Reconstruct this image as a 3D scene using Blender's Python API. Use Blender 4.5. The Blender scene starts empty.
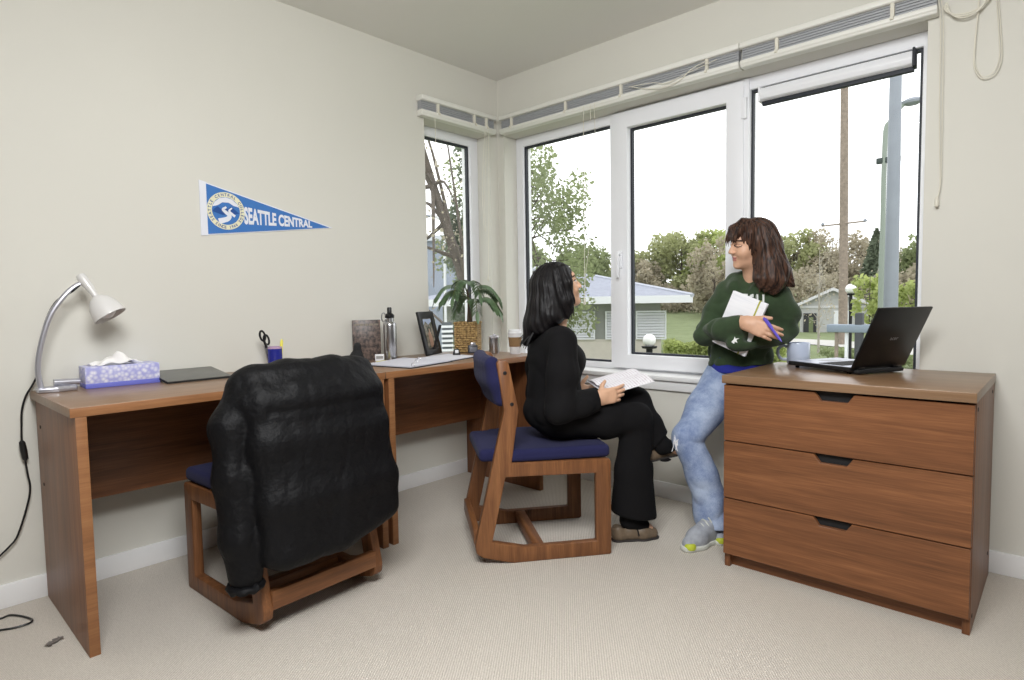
import bpy, bmesh, math, random
import numpy as np
from mathutils import Vector, Matrix, Euler
PI = math.pi
SC = bpy.context.scene
COL = SC.collection
random.seed(7)
RNG = np.random.default_rng(11)

# ------------------------------------------------------------------ mesh builder
class MB:
    """collects vertices and faces for ONE mesh object"""
    def __init__(s): s.v = []; s.f = []; s.mi = []; s.cur = 0
    def add(s, vs, fs):
        b = len(s.v); s.v.extend([tuple(v) for v in vs])
        for f in fs: s.f.append(tuple(b + i for i in f)); s.mi.append(s.cur)
        return s
    def mat(s, i): s.cur = i; return s
    def box(s, lo, hi, bev=0.0, M=None, seg=2):
        bm = bmesh.new()
        bmesh.ops.create_cube(bm, size=1)
        lo = Vector(lo); hi = Vector(hi)
        for v in bm.verts:
            v.co = Vector(((lo[i] + hi[i]) / 2 + v.co[i] * (hi[i] - lo[i])) for i in range(3))
        if bev > 0:
            bmesh.ops.bevel(bm, geom=bm.edges[:], offset=bev, segments=seg, profile=0.5, affect='EDGES')
        return s.bm(bm, M)
    def bm(s, bm, M=None):
        bm.verts.index_update()
        vs = [(M @ v.co) if M is not None else v.co.copy() for v in bm.verts]
        fs = [[v.index for v in f.verts] for f in bm.faces]
        bm.free()
        return s.add(vs, fs)
    def prism(s, pts, h, M=None, bev=0.0, seg=2):
        """polygon pts (x,y) extruded 0..h along z, then M"""
        bm = bmesh.new()
        a = [bm.verts.new((p[0], p[1], 0)) for p in pts]
        f = bm.faces.new(a)
        r = bmesh.ops.extrude_face_region(bm, geom=[f])
        up = [g for g in r['geom'] if isinstance(g, bmesh.types.BMVert)]
        bmesh.ops.translate(bm, vec=(0, 0, h), verts=up)
        bmesh.ops.recalc_face_normals(bm, faces=bm.faces[:])
        if bev > 0:
            bmesh.ops.bevel(bm, geom=[e for e in bm.edges if not e.is_boundary and e.calc_face_angle(0) > .3], offset=bev, segments=seg, profile=.5, affect='EDGES')
        return s.bm(bm, M)
    def frame(s, outer, inner, h, M=None, bev=0.0):
        """ring between two polygons with the same number of points, extruded"""
        n = len(outer); bm = bmesh.new()
        L = []
        for z in (0, h):
            L.append([bm.verts.new((p[0], p[1], z)) for p in outer]); L.append([bm.verts.new((p[0], p[1], z)) for p in inner])
        for i in range(n):
            j = (i + 1) % n
            bm.faces.new((L[0][i], L[0][j], L[1][j], L[1][i])); bm.faces.new((L[2][i], L[2][j], L[3][j], L[3][i]))
            bm.faces.new((L[0][i], L[0][j], L[2][j], L[2][i])); bm.faces.new((L[1][i], L[1][j], L[3][j], L[3][i]))
        bmesh.ops.recalc_face_normals(bm, faces=bm.faces[:])
        if bev > 0:
            bmesh.ops.bevel(bm, geom=[e for e in bm.edges if e.calc_face_angle(0) > .3], offset=bev, segments=2, profile=.5, affect='EDGES')
        return s.bm(bm, M)
    def lathe(s, prof, n=32, M=None, cap0=True, cap1=True):
        """profile of (r, z) about z"""
        vs = []; fs = []
        for r, z in prof:
            for k in range(n):
                a = 2 * PI * k / n; vs.append(Vector((r * math.cos(a), r * math.sin(a), z)))
        for i in range(len(prof) - 1):
            for k in range(n):
                j = (k + 1) % n
                fs.append((i * n + k, i * n + j, (i + 1) * n + j, (i + 1) * n + k))
        if cap0: fs.append(tuple(reversed(range(n))))
        if cap1: fs.append(tuple((len(prof) - 1) * n + k for k in range(n)))
        if M is not None: vs = [M @ v for v in vs]
        return s.add(vs, fs)
    def tube(s, path, r, n=8, closed=False, caps=True, M=None, flat=1.0):
        P = [Vector(p) for p in path]; m = len(P)
        R = r if isinstance(r, (list, tuple)) else [r] * m
        up = None; vs = []; fs = []
        for i in range(m):
            if closed: t = P[(i + 1) % m] - P[i - 1]
            else: t = P[min(i + 1, m - 1)] - P[max(i - 1, 0)]
            if t.length < 1e-9: t = Vector((0, 0, 1))
            t.normalize()
            if up is None:
                up = t.orthogonal().normalized()
            up = (up - t * up.dot(t))
            if up.length < 1e-6: up = t.orthogonal()
            up.normalize(); sd = t.cross(up)
            for k in range(n):
                a = 2 * PI * k / n
                vs.append(P[i] + up * (R[i] * math.cos(a)) + sd * (R[i] * flat * math.sin(a)))
        for i in range(m if closed else m - 1):
            ii = (i + 1) % m
            for k in range(n):
                j = (k + 1) % n
                fs.append((i * n + k, i * n + j, ii * n + j, ii * n + k))
        if caps and not closed:
            fs.append(tuple(reversed(range(n)))); fs.append(tuple((m - 1) * n + k for k in range(n)))
        if M is not None: vs = [M @ v for v in vs]
        return s.add(vs, fs)
    def build(s, name, mats, parent=None, smooth=True, angle=35, loc=None):
        me = bpy.data.meshes.new(name); me.from_pydata([tuple(v) for v in s.v], [], s.f)
        if not isinstance(mats, (list, tuple)): mats = [mats]
        for m in mats: me.materials.append(m)
        if len(mats) > 1: me.polygons.foreach_set('material_index', s.mi)
        bm = bmesh.new(); bm.from_mesh(me); bmesh.ops.recalc_face_normals(bm, faces=bm.faces[:]); bm.to_mesh(me); bm.free()
        me.update()
        if smooth:
            me.shade_smooth(); me.set_sharp_from_angle(angle=math.radians(angle))
        return link(name, me, parent, loc)

def link(name, me, parent=None, loc=None):
    o = bpy.data.objects.new(name, me); COL.objects.link(o)
    if parent is not None: o.parent = parent
    if loc is not None: o.location = loc
    return o
def mesh_np(name, V, F, mats, parent=None, smooth=True, mi=None):
    me = bpy.data.meshes.new(name)
    V = np.asarray(V, np.float32); F = np.asarray(F, np.int32); n = F.shape[1]
    me.vertices.add(len(V)); me.vertices.foreach_set('co', V.ravel())
    me.loops.add(F.size); me.loops.foreach_set('vertex_index', F.ravel())
    me.polygons.add(len(F)); me.polygons.foreach_set('loop_start', np.arange(0, F.size, n, dtype=np.int32))
    if not isinstance(mats, (list, tuple)): mats = [mats]
    for m in mats: me.materials.append(m)
    if mi is not None: me.polygons.foreach_set('material_index', np.asarray(mi, np.int32))
    me.update(calc_edges=True); me.validate()
    if smooth: me.shade_smooth()
    return link(name, me, parent)
def tag(o, label, cat, group=None, kind=None):
    o['label'] = label; o['category'] = cat
    if group: o['group'] = group
    if kind: o['kind'] = kind
    return o
def thing(name, label, cat, loc=(0, 0, 0), rotz=0.0, group=None):
    o = bpy.data.objects.new(name, None); COL.objects.link(o)
    o.empty_display_size = .05
    o.location = loc; o.rotation_euler = (0, 0, rotz)
    return tag(o, label, cat, group)
def struct(o, label=None, cat=None):
    o['kind'] = 'structure'
    if label: o['label'] = label
    if cat: o['category'] = cat
    return o
def copy_tree(o, parent=None):
    c = o.copy(); COL.objects.link(c)
    if parent is not None: c.parent = parent
    for ch in list(o.children): copy_tree(ch, c)
    return c
def T(x, y, z): return Matrix.Translation((x, y, z))
def R(a, ax): return Matrix.Rotation(a, 4, ax)
def basis(x, y, z, o=(0, 0, 0)):
    m = Matrix.Identity(4)
    for i, c in enumerate((x, y, z, o)):
        for j in range(3): m[j][i] = c[j]
    return m
def smooth_path(pts, n=8):
    """Catmull-Rom through pts"""
    P = [Vector(p) for p in pts]; out = []
    for i in range(len(P) - 1):
        a = P[max(i - 1, 0)]; b = P[i]; c = P[i + 1]; d = P[min(i + 2, len(P) - 1)]
        for k in range(n):
            t = k / n
            out.append(.5 * ((2 * b) + (c - a) * t + (2 * a - 5 * b + 4 * c - d) * t * t + (3 * b - a - 3 * c + d) * t ** 3))
    out.append(P[-1]); return out

# ------------------------------------------------------------------ materials
def srgb(r, g, b):
    def f(c):
        c /= 255.0
        return c / 12.92 if c <= .04045 else ((c + .055) / 1.055) ** 2.4
    return (f(r), f(g), f(b), 1)
def new_mat(name):
    m = bpy.data.materials.new(name); m.use_nodes = True
    nt = m.node_tree; b = nt.nodes['Principled BSDF']
    return m, nt, b
def plain(name, col, rough=.6, metal=0, spec=.5, bump=0, bscale=200, var=0.0, vscale=8, coat=0, sheen=0, bdist=.002):
    """principled with optional noise variation and bump"""
    m, nt, b = new_mat(name)
    b.inputs['Base Color'].default_value = col; b.inputs['Roughness'].default_value = rough
    b.inputs['Metallic'].default_value = metal; b.inputs['Specular IOR Level'].default_value = spec
    b.inputs['Coat Weight'].default_value = coat; b.inputs['Sheen Weight'].default_value = sheen
    tc = nt.nodes.new('ShaderNodeTexCoord')
    if var > 0:
        n = nt.nodes.new('ShaderNodeTexNoise'); n.inputs['Scale'].default_value = vscale; n.inputs['Detail'].default_value = 5
        nt.links.new(tc.outputs['Object'], n.inputs['Vector'])
        r = nt.nodes.new('ShaderNodeMapRange'); r.inputs['From Min'].default_value = .3; r.inputs['From Max'].default_value = .7
        r.inputs['To Min'].default_value = 1 - var; r.inputs['To Max'].default_value = 1 + var
        nt.links.new(n.outputs['Fac'], r.inputs['Value'])
        mx = nt.nodes.new('ShaderNodeVectorMath'); mx.operation = 'SCALE'; mx.inputs[0].default_value = col[:3]
        nt.links.new(r.outputs[0], mx.inputs['Scale']); nt.links.new(mx.outputs[0], b.inputs['Base Color'])
    if bump > 0:
        n = nt.nodes.new('ShaderNodeTexNoise'); n.inputs['Scale'].default_value = bscale; n.inputs['Detail'].default_value = 4
        nt.links.new(tc.outputs['Object'], n.inputs['Vector'])
        bp = nt.nodes.new('ShaderNodeBump'); bp.inputs['Strength'].default_value = bump; bp.inputs['Distance'].default_value = bdist
        nt.links.new(n.outputs['Fac'], bp.inputs['Height']); nt.links.new(bp.outputs[0], b.inputs['Normal'])
    return m
def wood(name, dark, mid, light, axis='X', rough=.4, scale=1.0, spec=.4, coord='Object'):
    """straight grained veneer, grain running along axis"""
    m, nt, b = new_mat(name); L = nt.links
    tc = nt.nodes.new('ShaderNodeTexCoord'); mp = nt.nodes.new('ShaderNodeMapping')
    s = [26 * scale] * 3; s['XYZ'.index(axis)] = 1.3 * scale
    mp.inputs['Scale'].default_value = s; L.new(tc.outputs[coord], mp.inputs['Vector'])
    n1 = nt.nodes.new('ShaderNodeTexNoise'); n1.inputs['Scale'].default_value = 1.0; n1.inputs['Detail'].default_value = 6; n1.inputs['Roughness'].default_value = .6; n1.inputs['Distortion'].default_value = .5
    L.new(mp.outputs[0], n1.inputs['Vector'])
    mp2 = nt.nodes.new('ShaderNodeMapping'); s2 = [260 * scale] * 3; s2['XYZ'.index(axis)] = 9 * scale
    mp2.inputs['Scale'].default_value = s2; L.new(tc.outputs[coord], mp2.inputs['Vector'])
    n2 = nt.nodes.new('ShaderNodeTexNoise'); n2.inputs['Scale'].default_value = 1.0; n2.inputs['Detail'].default_value = 2
    L.new(mp2.outputs[0], n2.inputs['Vector'])
    mx = nt.nodes.new('ShaderNodeMath'); mx.operation = 'MULTIPLY_ADD'; mx.inputs[1].default_value = .35; mx.inputs[2].default_value = 0
    L.new(n2.outputs['Fac'], mx.inputs[0])
    ad = nt.nodes.new('ShaderNodeMath'); ad.operation = 'MULTIPLY_ADD'; ad.inputs[1].default_value = .65
    L.new(n1.outputs['Fac'], ad.inputs[0]); L.new(mx.outputs[0], ad.inputs[2])
    cr = nt.nodes.new('ShaderNodeValToRGB'); e = cr.color_ramp.elements
    e[0].position = .32; e[0].color = dark; e[1].position = .68; e[1].color = light
    k = cr.color_ramp.elements.new(.5); k.color = mid
    L.new(ad.outputs[0], cr.inputs[0]); L.new(cr.outputs[0], b.inputs['Base Color'])
    b.inputs['Roughness'].default_value = rough; b.inputs['Specular IOR Level'].default_value = spec
    bp = nt.nodes.new('ShaderNodeBump'); bp.inputs['Strength'].default_value = .08; bp.inputs['Distance'].default_value = .001
    L.new(n2.outputs['Fac'], bp.inputs['Height']); L.new(bp.outputs[0], b.inputs['Normal'])
    return m
def glass_mat(name, tint=(1, 1, 1, 1), fac=.05):
    m = bpy.data.materials.new(name); m.use_nodes = True; nt = m.node_tree; nt.nodes.clear()
    o = nt.nodes.new('ShaderNodeOutputMaterial'); t = nt.nodes.new('ShaderNodeBsdfTransparent'); g = nt.nodes.new('ShaderNodeBsdfGlossy')
    g.inputs['Roughness'].default_value = .0; t.inputs['Color'].default_value = tint
    fr = nt.nodes.new('ShaderNodeFresnel'); fr.inputs['IOR'].default_value = 1.3
    mx = nt.nodes.new('ShaderNodeMixShader')
    ge = nt.nodes.new('ShaderNodeNewGeometry'); iv = nt.nodes.new('ShaderNodeMath'); iv.operation = 'SUBTRACT'; iv.inputs[0].default_value = 1; nt.links.new(ge.outputs['Backfacing'], iv.inputs[1])
    mu = nt.nodes.new('ShaderNodeMath'); mu.operation = 'MULTIPLY'; nt.links.new(fr.outputs[0], mu.inputs[0]); nt.links.new(iv.outputs[0], mu.inputs[1])
    nt.links.new(mu.outputs[0], mx.inputs[0]); nt.links.new(t.outputs[0], mx.inputs[1]); nt.links.new(g.outputs[0], mx.inputs[2]); nt.links.new(mx.outputs[0], o.inputs[0])
    return m

# ------------------------------------------------------------------ implicit surfaces (for bodies, cloth and hair)
class Field:
    def __init__(s, lo, hi, h):
        s.lo = np.array(lo, np.float32); s.h = float(h)
        s.n = np.ceil((np.array(hi) - np.array(lo)) / h).astype(int) + 1
        s.a = np.full(s.n, 9.0, np.float32)
    def _box(s, lo, hi):
        i0 = np.clip(np.floor((np.array(lo) - s.lo) / s.h).astype(int), 0, s.n); i1 = np.clip(np.ceil((np.array(hi) - s.lo) / s.h).astype(int) + 1, 0, s.n)
        sl = tuple(slice(a, b) for a, b in zip(i0, i1))
        ax = [s.lo[i] + s.h * np.arange(i0[i], i1[i], dtype=np.float32) for i in range(3)]
        return sl, np.meshgrid(*ax, indexing='ij', sparse=True)
    def _join(s, sl, d, k, op):
        A = s.a[sl]
        if A.size == 0: return
        if op == 'add':
            if k > 0:
                hh = np.maximum(k - np.abs(A - d), 0) / k; s.a[sl] = np.minimum(A, d) - hh * hh * k * .25
            else: s.a[sl] = np.minimum(A, d)
        else:
            d = -d
            if k > 0:
                hh = np.maximum(k - np.abs(A - d), 0) / k; s.a[sl] = np.maximum(A, d) + hh * hh * k * .25
            else: s.a[sl] = np.maximum(A, d)
    def cap(s, a, b, ra, rb=None, k=.02, op='add', flat=None):
        """tapered capsule; flat=(axis vector, factor>1) squashes the section along axis"""
        a = np.array(a, np.float32); b = np.array(b, np.float32); rb = ra if rb is None else rb
        m = max(ra, rb) + k + 3 * s.h
        sl, (X, Y, Z) = s._box(np.minimum(a, b) - m, np.maximum(a, b) + m)
        ab = b - a; L2 = float(ab @ ab) + 1e-12
        t = np.clip(((X - a[0]) * ab[0] + (Y - a[1]) * ab[1] + (Z - a[2]) * ab[2]) / L2, 0, 1)
        dx = X - a[0] - t * ab[0]; dy = Y - a[1] - t * ab[1]; dz = Z - a[2] - t * ab[2]
        q = dx * dx + dy * dy + dz * dz
        if flat is not None:
            ax = np.array(flat[0], np.float32); ax /= np.linalg.norm(ax)
            q = q + (flat[1] ** 2 - 1) * (dx * ax[0] + dy * ax[1] + dz * ax[2]) ** 2
        s._join(sl, np.sqrt(q) - (ra + t * (rb - ra)), k, op); return s
    def chain(s, pts, rs, k=.02, flat=None):
        for i in range(len(pts) - 1): s.cap(pts[i], pts[i + 1], rs[i], rs[i + 1], k=k, flat=flat)
        return s
    def ell(s, c, r, M=None, k=.02, op='add'):
        c = np.array(c, np.float32); r = np.array(r, np.float32); m = float(r.max()) + k + 3 * s.h
        sl, (X, Y, Z) = s._box(c - m, c + m)
        dx, dy, dz = X - c[0], Y - c[1], Z - c[2]
        if M is not None:
            M = np.array(M, np.float32)   # columns are the local axes
            dx, dy, dz = [dx * M[0, i] + dy * M[1, i] + dz * M[2, i] for i in range(3)]
        k0 = np.sqrt((dx / r[0]) ** 2 + (dy / r[1]) ** 2 + (dz / r[2]) ** 2)
        k1 = np.sqrt((dx / r[0] ** 2) ** 2 + (dy / r[1] ** 2) ** 2 + (dz / r[2] ** 2) ** 2) + 1e-9
        s._join(sl, k0 * (k0 - 1) / k1, k, op); return s
    def rbox(s, c, hs, M=None, rad=.01, k=.02, op='add'):
        c = np.array(c, np.float32); hs = np.array(hs, np.float32) - rad; m = float(np.linalg.norm(hs)) + rad + k + 3 * s.h
        sl, (X, Y, Z) = s._box(c - m, c + m)
        dx, dy, dz = X - c[0], Y - c[1], Z - c[2]
        if M is not None:
            M = np.array(M, np.float32)
            dx, dy, dz = [dx * M[0, i] + dy * M[1, i] + dz * M[2, i] for i in range(3)]
        qx, qy, qz = np.abs(dx) - hs[0], np.abs(dy) - hs[1], np.abs(dz) - hs[2]
        d = np.sqrt(np.maximum(qx, 0) ** 2 + np.maximum(qy, 0) ** 2 + np.maximum(qz, 0) ** 2) + np.minimum(np.maximum(qx, np.maximum(qy, qz)), 0) - rad
        s._join(sl, d, k, op); return s
    def cut(s, p, n, k=0.0, box=None):
        """keep the side the normal points away from"""
        p = np.array(p, np.float32); n = np.array(n, np.float32); n = n / np.linalg.norm(n)
        lo, hi = box if box else (s.lo, s.lo + s.h * s.n)
        sl, (X, Y, Z) = s._box(lo, hi)
        s._join(sl, -((X - p[0]) * n[0] + (Y - p[1]) * n[1] + (Z - p[2]) * n[2]), k, 'sub'); return s
    def warp(s, fn):
        sl, (X, Y, Z) = s._box(s.lo, s.lo + s.h * s.n)
        near = np.abs(s.a) < .04
        I = np.nonzero(near)
        s.a[I] += fn(s.lo[0] + s.h * I[0], s.lo[1] + s.h * I[1], s.lo[2] + s.h * I[2]).astype(np.float32); return s
    def surface(s):
        f = s.a; S = f < 0; n = s.n
        c = np.zeros(n - 1, np.int8)
        for i in (0, 1):
            for j in (0, 1):
                for k in (0, 1): c += S[i:n[0] - 1 + i, j:n[1] - 1 + j, k:n[2] - 1 + k]
        C = np.argwhere((c > 0) & (c < 8)); idx = np.full(n - 1, -1, np.int32); idx[C[:, 0], C[:, 1], C[:, 2]] = np.arange(len(C))
        P = np.zeros((len(C), 3), np.float32); W = np.zeros(len(C), np.float32)
        cor = np.array([(i, j, k) for i in (0, 1) for j in (0, 1) for k in (0, 1)])
        for a in range(8):
            for b in range(a + 1, 8):
                if np.abs(cor[a] - cor[b]).sum() != 1: continue
                A = C + cor[a]; B = C + cor[b]; fa = f[A[:, 0], A[:, 1], A[:, 2]]; fb = f[B[:, 0], B[:, 1], B[:, 2]]
                m = (fa < 0) != (fb < 0); t = fa / np.where(m, fa - fb, 1)
                P += np.where(m[:, None], A + t[:, None] * (B - A), 0); W += m
        V = s.lo + s.h * (P / W[:, None]); F = []
        for ax in range(3):
            u, w = (ax + 1) % 3, (ax + 2) % 3
            a0 = [slice(None)] * 3; a1 = [slice(None)] * 3; a0[ax] = slice(0, n[ax] - 1); a1[ax] = slice(1, n[ax])
            D = S[tuple(a0)] != S[tuple(a1)]; E = np.argwhere(D)
            E = E[(E[:, u] > 0) & (E[:, w] > 0) & (E[:, u] < n[u] - 1) & (E[:, w] < n[w] - 1)]
            sgn = S[E[:, 0], E[:, 1], E[:, 2]]
            q = []
            for du, dw in ((1, 1), (0, 1), (0, 0), (1, 0)):
                G = E.copy(); G[:, u] -= du; G[:, w] -= dw; q.append(idx[G[:, 0], G[:, 1], G[:, 2]])
            q = np.stack(q, 1); q[~sgn] = q[~sgn][:, ::-1]; F.append(q)
        F = np.concatenate(F); F = F[(F >= 0).all(1)]
        return V, F
def relax(V, F, it=2, w=.5):
    """laplacian smoothing"""
    E = np.concatenate([F[:, [i, (i + 1) % F.shape[1]]] for i in range(F.shape[1])]); n = len(V)
    for _ in range(it):
        S = np.zeros_like(V); c = np.zeros(n, np.float32)
        for a, b in ((0, 1), (1, 0)):
            for j in range(3): S[:, j] += np.bincount(E[:, a], V[E[:, b], j], n)
            c += np.bincount(E[:, a], minlength=n)
        V = V + w * (S / np.maximum(c, 1)[:, None] - V)
    return V
# ================================================================== camera
cam_d = bpy.data.cameras.new('camera'); cam = bpy.data.objects.new('camera', cam_d); COL.objects.link(cam)
SC.camera = cam
FPX, YAW, PIT, ROL = 604.4928, -.7468, -.0623, -.0169
cam_d.sensor_fit = 'HORIZONTAL'; cam_d.sensor_width = 36; cam_d.lens = FPX / 1024 * 36; cam_d.clip_start = .05; cam_d.clip_end = 600
fw = Vector((math.sin(YAW) * math.cos(PIT), math.cos(YAW) * math.cos(PIT), math.sin(PIT)))
r0 = Vector((math.cos(YAW), -math.sin(YAW), 0)); u0 = r0.cross(fw)
rg = r0 * math.cos(ROL) + u0 * math.sin(ROL); upv = u0 * math.cos(ROL) - r0 * math.sin(ROL)
CAMP = Vector((2.6706, -2.7831, 1.0206))
cam.matrix_world = basis(rg, upv, -fw, CAMP)

# ================================================================== palette
M = {}
M['wall'] = plain('wall_paint', srgb(218, 216, 207), .85, bump=.12, bscale=260, var=.012, vscale=2)
M['ceil'] = plain('ceiling_paint', srgb(236, 235, 231), .9, bump=.1, bscale=180)
M['trim'] = plain('white_trim', srgb(236, 236, 236), .45)
M['upvc'] = plain('white_vinyl', srgb(242, 243, 247), .35)
M['gasket'] = plain('black_gasket', srgb(38, 42, 50), .6)
M['glass'] = glass_mat('window_glass')
M['blind'] = plain('blind_rail_white', srgb(232, 231, 224), .4)
M['slat'] = plain('blind_slat_grey', srgb(176, 178, 182), .4)
M['cord'] = plain('white_cord', srgb(226, 222, 208), .7)
W_D, W_M, W_L = srgb(96, 60, 36), srgb(122, 78, 48), srgb(146, 97, 62)
M['woodX'] = wood('walnut_veneer_x', W_D, W_M, W_L, 'X', .42)
M['woodY'] = wood('walnut_veneer_y', W_D, W_M, W_L, 'Y', .42)
M['woodZ'] = wood('walnut_veneer_z', W_D, W_M, W_L, 'Z', .42)
M['topY'] = wood('desk_top_veneer', srgb(122, 94, 72), srgb(138, 108, 84), srgb(150, 120, 95), 'Y', .33, spec=.5)
M['topX'] = wood('dresser_top_veneer', srgb(118, 90, 66), srgb(132, 103, 77), srgb(146, 116, 88), 'X', .3, spec=.5)
M['edge'] = wood('edge_band', srgb(128, 86, 54), srgb(146, 100, 64), srgb(162, 115, 76), 'Y', .45)
O_D, O_M, O_L = srgb(92, 58, 36), srgb(122, 79, 48), srgb(150, 103, 64)
M['oakX'] = wood('chair_oak_x', O_D, O_M, O_L, 'X', .45, 1.6)
M['oakY'] = wood('chair_oak_y', O_D, O_M, O_L, 'Y', .45, 1.6)
M['oakZ'] = wood('chair_oak_z', O_D, O_M, O_L, 'Z', .45, 1.6)
M['navy'] = plain('navy_weave', srgb(36, 37, 74), .9, bump=.6, bscale=600, var=.12, vscale=300, sheen=.05, spec=.2)
M['black'] = plain('black_plastic', srgb(20, 20, 22), .4)
M['blackmatte'] = plain('black_matte', srgb(22, 22, 24), .75)
M['steel'] = plain('brushed_steel', srgb(190, 190, 192), .28, metal=1)
M['white'] = plain('white_plastic', srgb(232, 232, 234), .4)
M['paper'] = plain('white_paper', srgb(236, 236, 240), .8)

def carpet_mat():
    m, nt, b = new_mat('ribbed_carpet'); L = nt.links
    tc = nt.nodes.new('ShaderNodeTexCoord'); mp = nt.nodes.new('ShaderNodeMapping'); mp.inputs['Rotation'].default_value = (0, 0, math.radians(-38))
    L.new(tc.outputs['Object'], mp.inputs['Vector'])
    w = nt.nodes.new('ShaderNodeTexWave'); w.inputs['Scale'].default_value = 44; w.inputs['Distortion'].default_value = 1.6; w.inputs['Detail'].default_value = 1; w.inputs['Detail Scale'].default_value = 4
    L.new(mp.outputs[0], w.inputs['Vector'])
    n = nt.nodes.new('ShaderNodeTexNoise'); n.inputs['Scale'].default_value = 170; n.inputs['Detail'].default_value = 3; L.new(tc.outputs['Object'], n.inputs['Vector'])
    n2 = nt.nodes.new('ShaderNodeTexNoise'); n2.inputs['Scale'].default_value = 3; L.new(tc.outputs['Object'], n2.inputs['Vector'])
    a = nt.nodes.new('ShaderNodeMath'); a.operation = 'MULTIPLY_ADD'; a.inputs[1].default_value = .45; L.new(w.outputs['Fac'], a.inputs[0])
    a2 = nt.nodes.new('ShaderNodeMath'); a2.operation = 'MULTIPLY'; a2.inputs[1].default_value = .55; L.new(n.outputs['Fac'], a2.inputs[0]); L.new(a2.outputs[0], a.inputs[2])
    cr = nt.nodes.new('ShaderNodeValToRGB'); e = cr.color_ramp.elements
    e[0].position = .2; e[0].color = srgb(182, 174, 164); e[1].position = .75; e[1].color = srgb(214, 207, 197)
    L.new(a.outputs[0], cr.inputs[0]); L.new(cr.outputs[0], b.inputs['Base Color'])
    b.inputs['Roughness'].default_value = .95; b.inputs['Specular IOR Level'].default_value = .1
    bp = nt.nodes.new('ShaderNodeBump'); bp.inputs['Strength'].default_value = .5; bp.inputs['Distance'].default_value = .006
    L.new(a.outputs[0], bp.inputs['Height']); L.new(bp.outputs[0], b.inputs['Normal'])
    return m
M['carpet'] = carpet_mat()

# ================================================================== shell
HC = 2.3945; WT = .22; X1, Y1 = 4.5, -4.8
LW = (-.587, -.07); RW = (.055, 2.245); ZB, ZT = .635, 2.05; DP = .11
f = MB(); f.box((-WT, Y1 - WT, -.12), (X1 + WT, WT, 0)); struct(f.build('floor', M['carpet'], smooth=False))
f = MB(); f.box((-WT, Y1 - WT, HC), (X1 + WT, WT, HC + .15)); struct(f.build('ceiling', M['ceil'], smooth=False))
f = MB()
f.box((-WT, Y1, 0), (0, LW[0], HC)); f.box((-WT, LW[1], 0), (0, WT, HC)); f.box((-WT, LW[0], 0), (0, LW[1], ZB - .03)); f.box((-WT, LW[0], ZT), (0, LW[1], HC))
struct(f.build('wall_left', M['wall'], smooth=False))
f = MB()
f.box((0, 0, 0), (RW[0], WT, HC)); f.box((RW[1], 0, 0), (X1, WT, HC)); f.box((RW[0], 0, 0), (RW[1], WT, ZB - .03)); f.box((RW[0], 0, ZT), (RW[1], WT, HC))
struct(f.build('wall_right', M['wall'], smooth=False))
f = MB(); f.box((X1, Y1, 0), (X1 + WT, WT, HC)); M['wall_dark'] = plain('bounce_cut_paint', srgb(104, 94, 84), .85)  # unseen walls given a dark colour to cut the bounced light
struct(f.build('wall_back', M['wall_dark'], smooth=False))
f = MB(); f.box((-WT, Y1 - WT, 0), (X1 + WT, Y1, HC)); struct(f.build('wall_front', M['wall_dark'], smooth=False))
BH = .0824
f = MB(); f.box((0, Y1, 0), (.012, -.012, BH), .003); struct(f.build('baseboard_left', M['trim']))
f = MB(); f.box((.0, -.012, 0), (X1, 0, BH), .003); struct(f.build('baseboard_right', M['trim']))

# ================================================================== windows
def light(par, x0, x1, z0, z1, w, tf, mats=True, dep=(.10, .16), proud=0.0, gl=.138):
    """one framed light in the plane of a wall, drawn in (along, z) with depth y; returns frame mesh builder"""
    pass
def ring(x0, x1, z0, z1, wl, wr, wb, wt, y0, y1, bev=.004):
    b = MB()
    b.frame([(x0, z0), (x1, z0), (x1, z1), (x0, z1)], [(x0 + wl, z0 + wb), (x1 - wr, z0 + wb), (x1 - wr, z1 - wt), (x0 + wl, z1 - wt)], y1 - y0, basis((1, 0, 0), (0, 0, 1), (0, 1, 0), (0, y0, 0)), bev)
    return b
def slab(x0, x1, z0, z1, y0, y1, bev=0):
    b = MB(); b.box((x0, y0, z0), (x1, y1, z1), bev); return b
# --- window wall: one unit of three lights
w2 = bpy.data.objects.new('window_2', None); COL.objects.link(w2); struct(w2)
wf = ring(RW[0], RW[1], ZB, ZT, .055, .03, .035, .055, DP, .19)
wf.box((.762, DP - .004, ZB + .01), (.806, .19, ZT - .004), .003); wf.box((1.500, DP - .012, ZB + .01), (1.537, .19, ZT - .004), .003)
wf.build('window_frame', M['upvc'], w2)
# opening sash in the middle, standing proud of the frame
s2 = ring(.79, 1.515, ZB + .012, ZT - .012, .09, .085, .075, .085, DP - .022, .165); s2.build('sash', M['upvc'], w2)
for (a, b_, c, d, nm) in ((.11, .765, .67, 1.995, 'a'), (.88, 1.43, .722, 1.953, 'b'), (1.535, 2.215, .67, 1.995, 'c')):
    ring(a - .003, b_ + .003, c - .003, d + .003, .014, .014, .014, .014, .128, .15, 0).build('gasket', M['gasket'], w2)
    slab(a, b_, c, d, .138, .144).build('pane', M['glass'], w2)
    if nm == 'b':
        pass
hd = MB(); hd.box((.828, DP - .034, 1.20), (.853, DP - .02, 1.29), .005)
hd.tube([(.84, DP - .03, 1.275), (.84, DP - .06, 1.275)], .010, 10); hd.box((.831, DP - .066, 1.145), (.849, DP - .052, 1.287), .006)
hd.build('handle', M['upvc'], w2)
hg = MB(); hg.box((1.505, DP - .03, 1.86), (1.53, DP - .005, 1.96), .004); hg.box((1.505, DP - .03, .74), (1.53, DP - .005, .84), .004); hg.build('hinge', M['upvc'], w2)
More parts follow.
